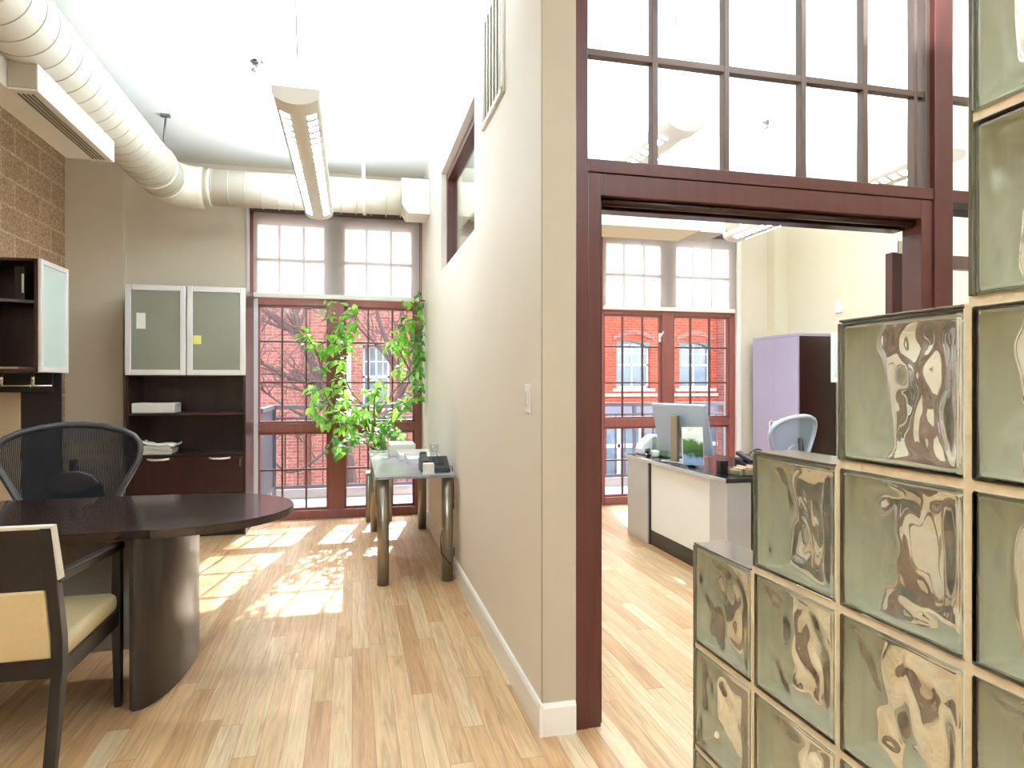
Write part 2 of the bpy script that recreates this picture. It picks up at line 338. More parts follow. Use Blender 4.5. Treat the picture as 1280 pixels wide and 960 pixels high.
def bar(bm, p0, p1, w, d, bev=0.003, up=(0, 0, 1), w1=None, d1=None):
    """a straight rectangular bar between two points, may taper"""
    p0, p1 = Vector(p0), Vector(p1); t = (p1 - p0).normalized()
    a = t.cross(Vector(up))
    if a.length < 1e-3: a = t.cross(Vector((0, 1, 0)))
    a.normalize(); b = a.cross(t).normalized()
    w1 = w if w1 is None else w1; d1 = d if d1 is None else d1
    vs = []
    for p, ww, dd in ((p0, w, d), (p1, w1, d1)):
        for sa, sb in ((-1, -1), (1, -1), (1, 1), (-1, 1)): vs.append(bm.verts.new(p + a * sa * ww / 2 + b * sb * dd / 2))
    fs = [bm.faces.new(vs[0:4]), bm.faces.new(vs[4:8][::-1])]
    for i in range(4): fs.append(bm.faces.new((vs[i], vs[4 + i], vs[4 + (i + 1) % 4], vs[(i + 1) % 4])))
    bmesh.ops.recalc_face_normals(bm, faces=fs)
    if bev: bmesh.ops.bevel(bm, geom=list({e for f in fs for e in f.edges}), offset=bev, segments=2, profile=0.5, affect='EDGES')
    return bm
def wall(bm, axis, a0, a1, t0, t1, z0, z1, holes=()):
    """a wall with rectangular holes; runs along x (axis 0) or y (axis 1)"""
    xs = sorted({a0, a1} | {h[0] for h in holes} | {h[1] for h in holes}); zs = sorted({z0, z1} | {h[2] for h in holes} | {h[3] for h in holes})
    for i in range(len(xs) - 1):
        for j in range(len(zs) - 1):
            cx, cz = (xs[i] + xs[i + 1]) / 2, (zs[j] + zs[j + 1]) / 2
            if any(h[0] < cx < h[1] and h[2] < cz < h[3] for h in holes): continue
            if axis == 0: bx(bm, xs[i], xs[i + 1], t0, t1, zs[j], zs[j + 1])
            else: bx(bm, t0, t1, xs[i], xs[i + 1], zs[j], zs[j + 1])
    return bm
ORG = {}
def obj(name, bm, m, parent=None, smooth=False, keep=False):
    if parent is not None: o0 = ORG[parent]
    elif keep: o0 = Vector((0, 0, 0))
    else:
        xs = [v.co for v in bm.verts]
        o0 = Vector(((min(v.x for v in xs) + max(v.x for v in xs)) / 2, (min(v.y for v in xs) + max(v.y for v in xs)) / 2, min(v.z for v in xs)))
    bmesh.ops.translate(bm, verts=bm.verts, vec=-o0)
    me = bpy.data.meshes.new(name); bm.to_mesh(me); bm.free()
    if smooth:
        for p in me.polygons: p.use_smooth = True
    me.materials.append(m)
    o = bpy.data.objects.new(name, me); C.objects.link(o)
    if parent is not None: o.parent = parent
    else: o.location = o0
    ORG[o] = o0
    return o
def tag(o, label, cat, group=None):
    o['label'] = label; o['category'] = cat
    if group: o['group'] = group
    return o
def thing(name, label, cat, loc=(0, 0, 0), group=None):
    o = bpy.data.objects.new(name, None); C.objects.link(o); o.location = loc; o.empty_display_size = 0.1
    ORG[o] = Vector(loc)
    return tag(o, label, cat, group)
def struct(name, bm, m, parent=None, keep=True):
    o = obj(name, bm, m, parent, keep=keep)
    if parent is None: o['kind'] = 'structure'
    return o
def struct_root(name, loc=(0, 0, 0)):
    o = bpy.data.objects.new(name, None); C.objects.link(o); o.location = loc; ORG[o] = Vector(loc); o['kind'] = 'structure'
    return o

# ------------------------------------------------------------------ the rooms
XW, YF, YB, ZC = 0.70, 2.37, 6.70, 3.42          # partition face, front frame, window wall, ceiling
XL, XR = -2.50, 4.90
b = BM(); bx(b, XL - .2, XR + .2, -3.2, YB + 0.02, -0.12, 0); struct('floor', b, M_floor)
b = BM(); bx(b, XL - .2, XR + .2, -3.2, YB + 0.25, ZC, ZC + 0.15); struct('ceiling', b, M_ceil)
b = BM(); bx(b, XL - .2, XL, -3.2, YB + 0.25, 0, ZC); struct('wall_left', b, M_cmu)
b = BM(); wall(b, 0, XL, XR, YB, YB + 0.24, 0, ZC, [(-0.96, 0.695, 0.0, 3.06), (2.62, 4.31, 0.0, 3.06)]); struct('wall_back', b, M_beige)
b = BM(); bx(b, XR, XR + .2, YF, YB, 0, ZC); struct('wall_right', b, M_creamr)
IW = (3.78, 5.27, 2.24, 3.03)
b = BM(); bx(b, XW + .001, .834, YF, YF + .02, 0, ZC); struct('wall_partition_end', b, M_endshade)  # partition end face, split off to carry the painted shade tone
b = BM(); wall(b, 1, YF + .02, YB, XW, 0.834, 0, ZC, [IW]); struct('wall_partition', b, M_cream)
b = BM(); bx(b, 3.6, XR, YF, YF + .12, 0, ZC); struct('wall_front', b, M_cream)
b = BM(); bx(b, 3.6, 3.75, -3.2, YF, 0, ZC); struct('wall_hall', b, M_beige)
b = BM(); wall(b, 0, XL, 3.6, -3.2, -3.05, 0, ZC); struct('wall_rear', b, M_beige)
r = struct_root('door_2', (3.59, .75, 0))
b = BM(); bx(b, 3.565, 3.6, .25, 1.25, 0, 2.12, .003); obj('door_leaf', b, M_red, r)
b = BM()
for za_, zb_ in ((.2, .95), (1.1, 1.95)): bx(b, 3.555, 3.567, .37, 1.13, za_, zb_, .004)
obj('door_panels', b, M_red, r)
b = BM(); tube(b, [(3.565, .33, 1.0), (3.51, .33, 1.0), (3.51, .44, 1.0)], .01, 10); obj('door_handle', b, M_chrome, r)
# pilasters and boards
b = BM(); bx(b, XL, -2.03, YB - 0.07, YB, 0, ZC); struct('trim_1', b, M_beige)
b = BM(); bx(b, 4.72, XR, YB - 0.14, YB, 0, ZC); struct('trim_2', b, M_creamr)
b = BM(); bx(b, -0.985, -0.958, YB - 0.02, YB, 0, 3.06, 0.003); bx(b, -0.957, -0.885, YB + 0.018, YB + 0.03, 0.08, 2.16); struct('trim_3', b, M_palelilac)  # includes a thin pale strip over the lower left stile
b = BM(); bx(b, 4.305, 4.36, YB - 0.03, YB, 0, 3.06, 0.003); struct('trim_4', b, M_white)
b = BM()
prism(b, [(XW, 0), (XW - .016, 0), (XW - .016, .105), (XW - .01, .12), (XW, .12)], 1, YF - .016, YB - .001)
struct('baseboard_partition', b, M_base)
b = BM(); prism(b, [(YF, 0), (YF - .016, 0), (YF - .016, .105), (YF - .01, .12), (YF, .12)], 0, XW + .0005, 0.83); struct('baseboard_front', b, M_base)
b = BM(); bx(b, -0.99, XL, YB - .084, YB - .001, 0, .1, .003); struct('baseboard_back', b, M_base)
b = BM(); bx(b, XR - .016, XR, YF + .12, YB - .14, 0, .12, .003); struct('baseboard_right', b, M_base)

# exterior windows
def ext_window(name, x0, x1, mull, lm, rm):
    r = struct_root(name, ((x0 + x1) / 2, YB, 0))
    y0, y1 = YB + .02, YB + .10
    fl = .07
    b = BM()
    bx(b, x0, x0 + fl, y0, y1, 0, 3.06, .004); bx(b, x1 - fl, x1, y0, y1, 0, 3.06, .004)
    bx(b, x0, x1, y0, y1, 2.98, 3.06, .004); bx(b, x0 + fl, x1 - fl, y0 - .015, y1, 0.0, .085, .004)
    bx(b, mull[0], mull[1], y0 - .01, y1, .08, 3.0, .004)
    bx(b, x0 + fl, x1 - fl, y0, y1, 2.10, 2.21, .004); bx(b, x0 + fl, x1 - fl, y0, y1, .855, .945, .004)
    obj('window_frame', b, M_redw, r)
    # slim sash borders around each light
    for xa, xb, ms in ((x0 + fl, mull[0], lm), (mull[1], x1 - fl, rm)):
        sash = BM()
        for za, zb in ((.085, .855), (.945, 2.10), (2.21, 2.98)):
            for u in ((xa, xa + .022, za, zb), (xb - .022, xb, za, zb), (xa, xb, za, za + .022), (xa, xb, zb - .022, zb)):
                bx(sash, u[0], u[1], y0 + .02, y1 - .02, u[2], u[3], .003)
        obj('sash', sash, M_redw, r)
        mb = BM()
        for x in ms: bx(mb, x - .009, x + .009, y0 + .03, y0 + .055, .09, 2.98, .002)
        for z in (.485, 1.345, 1.745, 2.595): bx(mb, xa, xb, y0 + .0315, y0 + .0535, z - .009, z + .009, .002)
        obj('muntins', mb, M_bronze, r)
        gb = BM()
        for za, zb in ((.09, .85), (.95, 2.09), (2.22, 2.97)): bx(gb, xa + .01, xb - .01, y0 + .041, y0 + .045, za, zb)
        obj('pane', gb, M_pane, r)
    return r
W1 = ext_window('window_1', -0.96, 0.695, (-.225, -.075), (-.665, -.44), (.16, .40))
W2 = ext_window('window_2', 2.62, 4.31, (3.385, 3.53), (2.925, 3.165), (3.76, 4.0))
b = BM(); tube(b, [(3.35, YB + .02, 1.86), (3.35, YB - .015, 1.85), (3.38, YB - .03, 1.92)], .009, 8); bx(b, 3.335, 3.365, YB - .004, YB + .012, 1.80, 1.90, .003); obj('window_catch', b, M_alu, W2)

# interior window in the partition
r = struct_root('window_3', (.78, 4.52, IW[2]))
b = BM(); ya, yb, za, zb = IW; xa, xb = XW + .045, 0.834
for u in ((ya, ya + .045, za, zb), (yb - .045, yb, za, zb), (ya, yb, za, za + .03), (ya, yb, zb - .06, zb)): bx(b, xa, xb, u[0], u[1], u[2], u[3], .003)
obj('window_frame', b, M_red, r)
b = BM(); bx(b, XW + .085, XW + .091, ya + .04, yb - .04, za + .025, zb - .05); obj('pane', b, M_pane2, r)

# dark red storefront: posts, rails, door frame, transom lights
FR = struct_root('door_1', (1.7, YF, 0))
y0, y1 = YF, YF + .11
b = BM()
bx(b, .834, .884, y0, y1, 0, ZC, .003); bx(b, 2.514, 2.614, y0 - .006, y1, 0, ZC, .003)
bx(b, .884, 2.514, y0, y1, 2.150, 2.201, .003); bx(b, 2.614, 3.6, y0, y1, 2.145, 2.201, .003)
bx(b, .884, 3.6, y0, y1, 3.36, ZC, .003); bx(b, 2.614, 3.6, y0, y1, 0, .12, .003)
obj('frame', b, M_red, FR)
b = BM()
bx(b, .884, .938, y0 + .004, y1, 0, 2.148, .003); bx(b, 2.452, 2.513, y0 + .004, y1, 0, 2.148, .003); bx(b, .938, 2.452, y0 + .004, y1, 2.062, 2.148, .003)
obj('door_frame', b, M_red, FR)
b = BM()
bx(b, .938, .952, y0 + .03, y1 + .03, 0, 2.062, .002); bx(b, .94, 2.45, y1 - .02, y1 + .05, 2.03, 2.064, .003); tube(b, [(.95, y0 + .05, 2.052), (2.45, y0 + .05, 2.052)], .018, 12)
obj('door_track', b, M_darkred, FR)
b = BM()
for x in (1.180, 1.502, 1.869, 2.182): bx(b, x - .0125, x + .0125, y0 + .03, y0 + .07, 2.2, 3.36, .002)
for z in (2.63,): bx(b, .884, 2.514, y0 + .032, y0 + .068, z - .014, z + .014, .002); bx(b, 2.614, 3.6, y0 + .032, y0 + .068, z - .014, z + .014, .002)
bx(b, 2.440, 2.458, y0 + .03, y0 + .07, 2.2, 3.36, .002); bx(b, 2.492, 2.516, y0 + .02, y0 + .08, 2.2, 3.36, .002)
obj('muntins', b, M_bronze, FR)
b = BM(); bx(b, .884, 2.514, y0 + .048, y0 + .053, 2.2, 3.36); bx(b, 2.614, 3.6, y0 + .048, y0 + .053, 2.2, 3.36); bx(b, 2.614, 3.6, y0 + .048, y0 + .053, .12, 2.145)
obj('pane', b, M_pane, FR)
b = BM(); bx(b, 2.614, 3.6, y0 - .002, y0 + .1, 2.112, 2.146, .002); obj('seal', b, M_seal, FR)

# sliding glass door pushed open behind the right post
D = thing('sliding_door', 'dark red sliding door leaf pushed open behind the right door post', 'door', (3.1, YF + .26, 0.01))
b = BM(); ya, yb = YF + .24, YF + .285
bx(b, 2.525, 2.585, ya, yb, .012, 1.965, .003); bx(b, 3.5, 3.56, ya, yb, .012, 1.965, .003); bx(b, 2.575, 3.5, ya, yb, 1.90, 1.965, .003); bx(b, 2.575, 3.5, ya, yb, .012, .16, .003)
obj('leaf_frame', b, M_red, D)
b = BM(); bx(b, 2.57, 3.51, ya + .02, ya + .025, .15, 1.91); obj('pane', b, M_pane, D)
b = BM(); bx(b, 2.545, 2.60, ya - .012, ya + .03, 1.955, 2.02, .004); tube(b, [(2.59, ya, 2.0), (2.59, ya + .05, 2.0)], .02, 12); obj('hanger', b, M_chrome, D)

# ------------------------------------------------------------------ glass block wall
GX0, GX1 = 0.662, 0.742
GB = thing('glass_block_wall', 'stepped wall of wavy clear glass blocks in cream mortar at right', 'glass block wall', ((GX0 + GX1) / 2, .785, 0))
P = .203; YS = [.383 + .2 * i for i in range(5)]; TOP = [10, 7, 6, 5]; BASE = 2
def block(y0, y1, z0, z1, seed):
    b = BM(); bx(b, GX0, GX1, y0, y1, z0, z1, .003, 2)
    for f in b.faces:
        f.smooth = False; f.normal_update()
        if abs(f.normal.x) < .1: f.material_index = 1      # the sides of a glass block are coated
    n = 28; iy, iz = .004, .004
    rnd = random.Random(seed); off = Vector((rnd.random() * 50, rnd.random() * 50, rnd.random() * 50))
    G = []
    for side in (0, 1):
        xb = GX0 + .0105 if side == 0 else GX1 - .0105
        g = []
        for i in range(n + 1):
            row = []
            for j in range(n + 1):
                u, v = i / n, j / n
                e = min(u, 1 - u, v, 1 - v); wgt = min(1, e / .17); wgt = wgt * wgt * (3 - 2 * wgt)
                q = Vector((u * 2.3, v * 1.9, side * 9.3)) + off
                h = noise.noise(q) * .0095 + noise.noise(q * 2.3) * .0042
                rim = -(1 - wgt) * .005
                x = xb + (1 if side == 0 else -1) * rim + h * wgt
                row.append(b.verts.new((x, y0 + iy + (y1 - y0 - 2 * iy) * u, z0 + iz + (z1 - z0 - 2 * iz) * v)))
            g.append(row)
        G.append(g)
    fs = []
    for side in (0, 1):
        g = G[side]
        for i in range(n):
            for j in range(n):
                q = (g[i][j], g[i + 1][j], g[i + 1][j + 1], g[i][j + 1])
                fs.append(b.faces.new(q if side == 0 else q[::-1]))
    A, B_ = G
    ring = [(i, 0) for i in range(n)] + [(n, j) for j in range(n)] + [(i, n) for i in range(n, 0, -1)] + [(0, j) for j in range(n, 0, -1)]
    for k in range(len(ring)):
        (i, j), (i2, j2) = ring[k], ring[(k + 1) % len(ring)]
        q_ = b.faces.new((A[i][j], B_[i][j], B_[i2][j2], A[i2][j2])); q_.material_index = 1; fs.append(q_)
    # the cavity's surface faces the hollow, away from the glass
    c = Vector(((GX0 + GX1) / 2, (y0 + y1) / 2, (z0 + z1) / 2))
    bmesh.ops.recalc_face_normals(b, faces=fs)
    f0 = fs[(n // 2) * n + n // 2]; f0.normal_update()
    if f0.normal.dot(c - f0.calc_center_median()) < 0: bmesh.ops.reverse_faces(b, faces=fs)
    for f in fs: f.smooth = True
    return b
j = .0055
mb = BM()
for ci in range(4):
    ya, yb = YS[ci], YS[ci + 1]
    for rI in range(BASE, TOP[ci]):
        z0, z1 = rI * P, (rI + 1) * P
        g_ = obj('glass_block', block(ya + j, yb - j, z0 + j, z1 - j, ci * 20 + rI), M_block, GB); g_.data.materials.append(M_coat)
    for rI in range(BASE, TOP[ci]): bx(mb, GX0 + .004, GX1 - .004, ya, yb, rI * P - j, rI * P + j)
for ci in range(4):
    top = TOP[ci]
    bx(mb, GX0 + .0046, GX1 - .0046, YS[ci] - j, YS[ci] + j, BASE * P + .006, top * P - .001)
    if ci:
        obj('top_cap', bx(BM(), GX0 + .001, GX1 - .001, YS[ci] + j, YS[ci + 1] - .004, top * P - j + .0005, top * P - j + .004, .001), M_cap, GB)
    nxt = TOP[ci + 1] if ci < 3 else BASE
    obj('end_cap', bx(BM(), GX0 + .001, GX1 - .001, YS[ci + 1] - j + .0005, YS[ci + 1] - j + .004, nxt * P + .006, top * P - j - .001, .001), M_cap, GB)
bx(mb, GX0 + .004, GX1 - .004, YS[0] - j, YS[4], 0, BASE * P)
bx(mb, GX0 + .004, GX1 - .004, YS[0] - .25, YS[0] - j, 0, TOP[0] * P)
obj('mortar', mb, M_mortar, GB)

# ------------------------------------------------------------------ ducts
DU = thing('air_duct', 'cream painted round spiral duct along the left wall turning across the window', 'duct', (-1.52, 4.5, 2.74))
DX, DZ, DR, DY = -1.52, 3.04, .175, 6.2
b = BM(); tube(b, [(DX, -2.9, DZ), (DX, 5.9, DZ)], DR, 40)
obj('long_duct', b, M_duct, DU)
b = BM(); n = 9
pts = [(DX, 5.9, DZ)] + [(DX + .26 - .26 * math.cos(a), 5.9 + .28 * math.sin(a), DZ) for a in [PI / 2 * i / n for i in range(1, n + 1)]]
tube(b, pts, DR * 1.02, 40); obj('elbow', b, M_duct, DU)
R2 = .155
b = BM(); tube(b, [(DX + .26, DY - .02, DZ + .01), (.52, DY - .02, DZ + .03)], R2, 40); obj('cross_duct', b, M_duct, DU)
b = BM()
for y in [-.4 + .135 * i for i in range(47)]:
    tube(b, [(DX, y, DZ), (DX, y + .005, DZ)], DR + .0025, 40)
obj('long_duct_seams', b, M_seam, DU); b = BM()
for i in range(13):
    x = DX + .34 + .135 * i
    if x < .5: tube(b, [(x, DY - .02, DZ + .012), (x + .005, DY - .02, DZ + .012)], R2 + .004, 40)
obj('cross_duct_seams', b, M_seam, DU)
for pa, pb, rr in (((DX + .30, DY - .02, DZ + .01), (DX + .33, DY - .02, DZ + .01), R2 + .006), ((DX, 5.62, DZ), (DX, 5.65, DZ), DR + .01), ((.10, DY - .02, DZ + .02), (.13, DY - .02, DZ + .02), R2 + .01)):
    obj('collar', tube(BM(), [pa, pb], rr, 40), M_duct, DU)
b = BM(); bx(b, .44, XW - .002, DY - .20, DY + .14, DZ - .06, DZ + .17, .006); prism(b, [(.44, DZ - .06), (.50, DZ - .15), (XW - .002, DZ - .15), (XW - .002, DZ - .06)], 1, DY - .20, DY + .14)
obj('end_box', b, M_duct, DU)
b = BM(); bx(b, .085, .115, DY - .19, DY - .183, DZ - .1, ZC, .002); obj('hanger_strap', b, M_white, DU)
b = BM(); tube(b, [(DX + .1, 5.55, DZ + .14), (DX + .12, 5.55, ZC)], .008, 8); bx(b, DX + .08, DX + .15, 5.53, 5.57, ZC - .02, ZC, .003); obj('hanger_rod', b, M_cable, DU)
DI = obj('slot_diffuser', bx(BM(), -1.60, -1.47, 3.60, 4.64, 2.74, 2.98, .003), M_white, DU)
obj('end_cap', bx(BM(), -1.596, -1.474, 3.594, 3.602, 2.752, 2.96), M_ductend, DI)
b = BM()
for k in range(4): bx(b, -1.575 + .02 * k, -1.575 + .02 * k + .009, 3.64, 4.58, 2.735, 2.741)
obj('slots', b, M_slot, DI)
obj('plenum_box', bx(BM(), -1.735, -1.60, 3.0, 4.62, 2.742, 2.98, .003), M_white, DU)

# rectangular duct across the right room
r2 = thing('square_duct', 'cream boxed duct across the right room above its window', 'duct', (2.2, 5.75, 2.82))
obj('duct_body', bx(BM(), .836, 3.30, 5.72, 6.2, 2.82, 3.25, .006), M_creamr, r2)
obj('duct_end', bx(BM(), 3.314, 3.60, 5.78, 6.18, 2.825, 2.99, .004), M_ductend, r2)
obj('seam', bx(BM(), 3.262, 3.312, 5.71, 6.205, 2.83, 3.26, .003), M_white, r2)
for x in (1.2, 3.2): obj('hanger_rod', tube(BM(), [(x, 5.9, 3.25), (x, 5.9, ZC)], .006, 8), M_cable, r2)

# ------------------------------------------------------------------ pendant lamps
def pendant(x, ya, yb, label, lit):
    z = 2.75; w = .112
    t = thing('pendant_lamp', label, 'lamp', (x, (ya + yb) / 2, z - .03), 'long white pendant lamps')
    def prof(s=1.0, dz=0): return [(x - w * s, z + .045 + dz), (x - w * s, z + .02 + dz)] + [(x + w * s * math.sin(a), z + .02 - .058 * s * math.cos(a) + dz) for a in [R(-80 + 160 * i / 14) for i in range(15)]] + [(x + w * s, z + .02 + dz), (x + w * s, z + .045 + dz)]
    b = prism(BM(), prof(), 1, ya + .02, yb - .02); obj('housing', b, M_lampshell, t)
    for y_, y2 in ((ya, ya + .022), (yb - .022, yb)):
        b = prism(BM(), prof(1.03), 1, y_, y2); obj('end_cap', b, M_lampshell, t)
    # two rows of small lit louvre cells follow the curved underside
    n = int((yb - ya - .26) / .085)
    for sgn in (-1, 1):
        b = BM(); p = [(x + sgn * w * 1.012 * math.sin(a), z + .02 - .0595 * math.cos(a)) for a in [R(24 + 28 * i / 4) for i in range(5)]]
        q = [(x + sgn * w * .99 * math.sin(a), z + .022 - .0575 * math.cos(a)) for a in [R(52 - 28 * i / 4) for i in range(5)]]
        prism(b, p + q, 1, ya + .14, yb - .14)
        obj('louvre_cells', b, M_lampcell, t)
    for y in (ya + .12, yb - .12):
        b = BM(); tube(b, [(x, y, z + .045), (x, y, z + .10)], .006, 8)
        tube(b, [(x + .003, y, z + .09), (x - .004, y - .003, z + .35), (x - .012, y - .005, ZC - .02)], .004, 8)
        obj('cable', b, M_cable, t)
        b = BM(); lathe(b, [(.055, ZC - .025), (.06, ZC - .005), (.06, ZC)], x - .012, y - .005, 20)
        obj('canopy', b, M_lampshell, t)
    # lamp tubes throw their light up onto the ceiling
    ld = bpy.data.lights.new('lamp_tubes', 'AREA'); ld.shape = 'RECTANGLE'; ld.size = .16; ld.size_y = yb - ya - .1; ld.energy = lit; ld.color = (.70, .86, 1)
    lo = bpy.data.objects.new('lamp_tubes', ld); C.objects.link(lo); lo.location = (x, (ya + yb) / 2, z + .055); lo.rotation_euler = (PI, 0, 0)
    return t
LIT = 55
pendant(-.27, 3.38, 5.72, 'long white pendant lamp hanging in the left room before the window', LIT)
pendant(1.78, 3.23, 5.66, 'pendant lamp in the right room seen whole through the transom panes, nearer the partition', LIT)
pendant(3.61, 3.28, 5.66, 'pendant lamp in the right room beside the far cream wall, partly behind the door head', LIT)

# unseen fill lights added in the hall to brighten the rooms, no fixtures
for (x, y, e) in ((-1.0, -1.0, 200), (2.2, -1.2, 35), (2.3, 1.2, 50)):
    ld = bpy.data.lights.new('hall_fill_light', 'AREA'); ld.shape = 'RECTANGLE'; ld.size = .25; ld.size_y = 2.2; ld.energy = e; ld.color = (.70, .86, 1)
    lo = bpy.data.objects.new('hall_fill_light', ld); C.objects.link(lo); lo.location = (x, y, 2.80); lo.rotation_euler = (PI, 0, 0)

# sprinklers
def sprinkler(x, y, label):
    t = thing('sprinkler_head', label, 'sprinkler', (x, y, ZC - .055), 'ceiling sprinklers')
    obj('escutcheon', lathe(BM(), [(.02, ZC - .025), (.042, ZC - .01), (.048, ZC)], x, y), M_chrome, t)
    b = lathe(BM(), [(.007, ZC - .05), (.009, ZC - .02)], x, y, 12); tube(b, [(x - .02, y, ZC - .02), (x - .022, y, ZC - .04), (x, y, ZC - .055)], .003, 6); tube(b, [(x + .02, y, ZC - .02), (x + .022, y, ZC - .04), (x, y, ZC - .055)], .003, 6)
    lathe(b, [(.01, ZC - .064), (.036, ZC - .062), (.03, ZC - .056)], x, y, 16)
    obj('head', b, M_cable, t)
sprinkler(-.60, 4.49, 'small chrome sprinkler on the ceiling left of the left room lamp')
sprinkler(3.21, 4.55, 'small chrome sprinkler on the right room ceiling seen through the transom')

# wall vent and switch on the partition
t = thing('wall_vent', 'white louvred air vent high on the partition wall', 'vent', (XW - .01, 3.25, 2.71))
b = BM()
for u in ((2.99, 3.02, 2.71, 3.3), (3.47, 3.50, 2.71, 3.3), (2.99, 3.50, 2.71, 2.74), (2.99, 3.50, 3.27, 3.3)): bx(b, XW - .016, XW, u[0], u[1], u[2], u[3], .003)
obj('vent_frame', b, M_white, t)
b = BM()
for k in range(6):
    y = 3.06 + .075 * k; prism(b, [(XW - .012, y), (XW - .003, y + .022), (XW - .001, y + .019), (XW - .010, y - .003)], 2, 2.74, 3.27)
obj('blades', b, M_white, t)
obj('backing', bx(BM(), XW - .0015, XW - .0003, 3.02, 3.47, 2.74, 3.27), M_duct, t)
t = thing('light_switch', 'white light switch on the near end of the partition wall', 'light switch', (XW - .003, 2.566, 1.215))
obj('plate', bx(BM(), XW - .008, XW, 2.53, 2.60, 1.213, 1.33, .003), M_white, t)
obj('rocker', bx(BM(), XW - .014, XW - .007, 2.549, 2.581, 1.24, 1.303, .003), M_alu, t)

# ------------------------------------------------------------------ roller shades
def shade(name_x0, x1, zb, label):
    x0 = name_x0
    t = thing('roller_shade', label, 'window shade', ((x0 + x1) / 2, YB - .02, zb), 'half-lowered roller shades')
    obj('fabric', bx(BM(), x0 + .04, x1 - .03, YB - .0275, YB - .0265, zb + .03, 3.0), M_shade, t)
    b = bx(BM(), x0 + .04, x1 - .03, YB - .038, YB - .018, zb, zb + .045, .006); obj('bottom_bar', b, M_white, t)
    obj('fascia', bx(BM(), x0 + .01, x1 - .005, YB - .075, YB + .0, 2.985, 3.075, .004), M_fascia, t)
    b = BM(); tube(b, [(x1 - .02, YB - .05, 3.0), (x1 - .018, YB - .05, 2.4), (x1 - .02, YB - .05, 1.9)], .0025, 6); obj('bead_chain', b, M_white, t)
shade(-.96, .695, 2.165, 'white roller shade half down over the left room window')
shade(2.62, 4.31, 2.145, 'white roller shade half down over the right room window')

# ------------------------------------------------------------------ bullet desk
T = thing('desk', 'dark espresso desk with a rounded end and a curved column leg', 'desk', (-1.6, 3.39, 0))
def desk_outline(grow=0.0):
    cx, cy, a, bb = -.80, 3.39, .52 + grow, .46 + grow
    pts = [(cx + a * math.sin(t), cy - bb * math.cos(t)) for t in [PI * i / 40 for i in range(41)]]
    return pts + [(-2.42, cy + bb), (-2.42, cy - bb)]
b = BM()
prism(b, desk_outline(-.004), 2, .718, .735); prism(b, desk_outline(0), 2, .708, .728); prism(b, desk_outline(-.008), 2, .698, .712)
obj('desk_top', b, M_esp, T)
b = BM(); ch, bu = .44, .125
arc = [(-.86 + bu * math.cos(t), 3.37 + ch * math.sin(t)) for t in [R(-90 + 180 * i / 40) for i in range(41)]]
prism(b, arc + [(-.875, 3.37 + ch), (-.875, 3.37 - ch)], 2, 0.012, .700)
obj('column_leg', b, M_espcol, T)
b = BM(); prism(b, [(p[0] - .004, 3.37 + (p[1] - 3.37) * .985) for p in arc] + [(-.87, 3.37 + ch * .98), (-.87, 3.37 - ch * .98)], 2, 0, .013); obj('foot_plate', b, M_black, T)
obj('modesty_panel', bx(BM(), -2.3, -.877, 3.40, 3.415, .085, .699, .002), M_panelmesh, T)
obj('end_panel', bx(BM(), -2.36, -2.32, 2.98, 3.80, 0, .699, .003), M_espv, T)

# ------------------------------------------------------------------ guest chair (seen from behind)
T = thing('guest_chair', 'dark wood armchair with cream upholstered back pushed up to the desk', 'chair', (-1.19, 2.7, 0))
XA, XB = -1.46, -.92
for xa, xb in ((XB - .034, XB), (XA, XA + .034)):
    xm = (xa + xb) / 2
    b = BM()
    prof_f = [(2.365, 0), (2.43, .22), (2.475, .40), (2.468, .50), (2.425, .68), (2.365, .875)]
    prof_b = [(2.335, .875), (2.382, .68), (2.42, .50), (2.42, .40), (2.385, .22), (2.335, 0)]
    prism(b, prof_f + prof_b, 0, xa, xb, .004); obj('rear_leg', b, M_blackw, T)
    b = BM(); bar(b, (xm, 3.005, 0), (xm, 2.99, .38), .026, .028, .003, up=(0, 1, 0), w1=.034, d1=.05); bar(b, (xm, 2.99, .37), (xm, 2.995, .655), .034, .05, .003, up=(0, 1, 0), w1=.03, d1=.036)
    obj('front_leg', b, M_blackw, T)
    b = BM(); bar(b, (xm, 2.40, .70), (xm, 3.02, .662), .04, .032, .006); obj('armrest', b, M_blackw, T)
    b = BM(); bar(b, (xm, 2.45, .385), (xm, 2.985, .375), .026, .062, .004); obj('side_rail', b, M_blackw, T)
def leany(z): return 2.452 - (z - .45) * .225
def backslab(z0, z1, x0, x1, th, o=0, bev=.003):
    b = BM(); prism(b, [(leany(z0) + o - th / 2, z0), (leany(z0) + o + th / 2, z0), (leany(z1) + o + th / 2, z1), (leany(z1) + o - th / 2, z1)], 0, x0, x1, bev); return b
obj('top_panel', backslab(.665, .872, XA + .034, XB - .034, .022), M_blackw, T)
obj('lower_rail', backslab(.355, .425, XA + .034, XB - .034, .026), M_blackw, T)
obj('back_cushion', backslab(.425, .668, XA + .038, XB - .038, .034, 0, .010), M_cloth, T)
obj('top_edge_strip', backslab(.872, .884, XA, XB, .03), M_cream, T)  # cream strip along the top edge of the chair back
b = BM(); prism(b, [(2.424, .70), (2.363, .884), (2.334, .884), (2.384, .70)], 0, XB, XB + .006); obj('side_edge_strip', b, M_cream, T)  # cream strip down the upper right stile
b = BM(); bar(b, (XA + .03, 2.985, .375), (XB - .03, 2.985, .375), .026, .062, .004, up=(0, 0, 1)); obj('front_rail', b, M_blackw, T)
b = bx(BM(), XA + .012, XB - .012, 2.47, 3.0, .40, .475, .025, 4); obj('seat', b, M_seatcl, T, smooth=True)

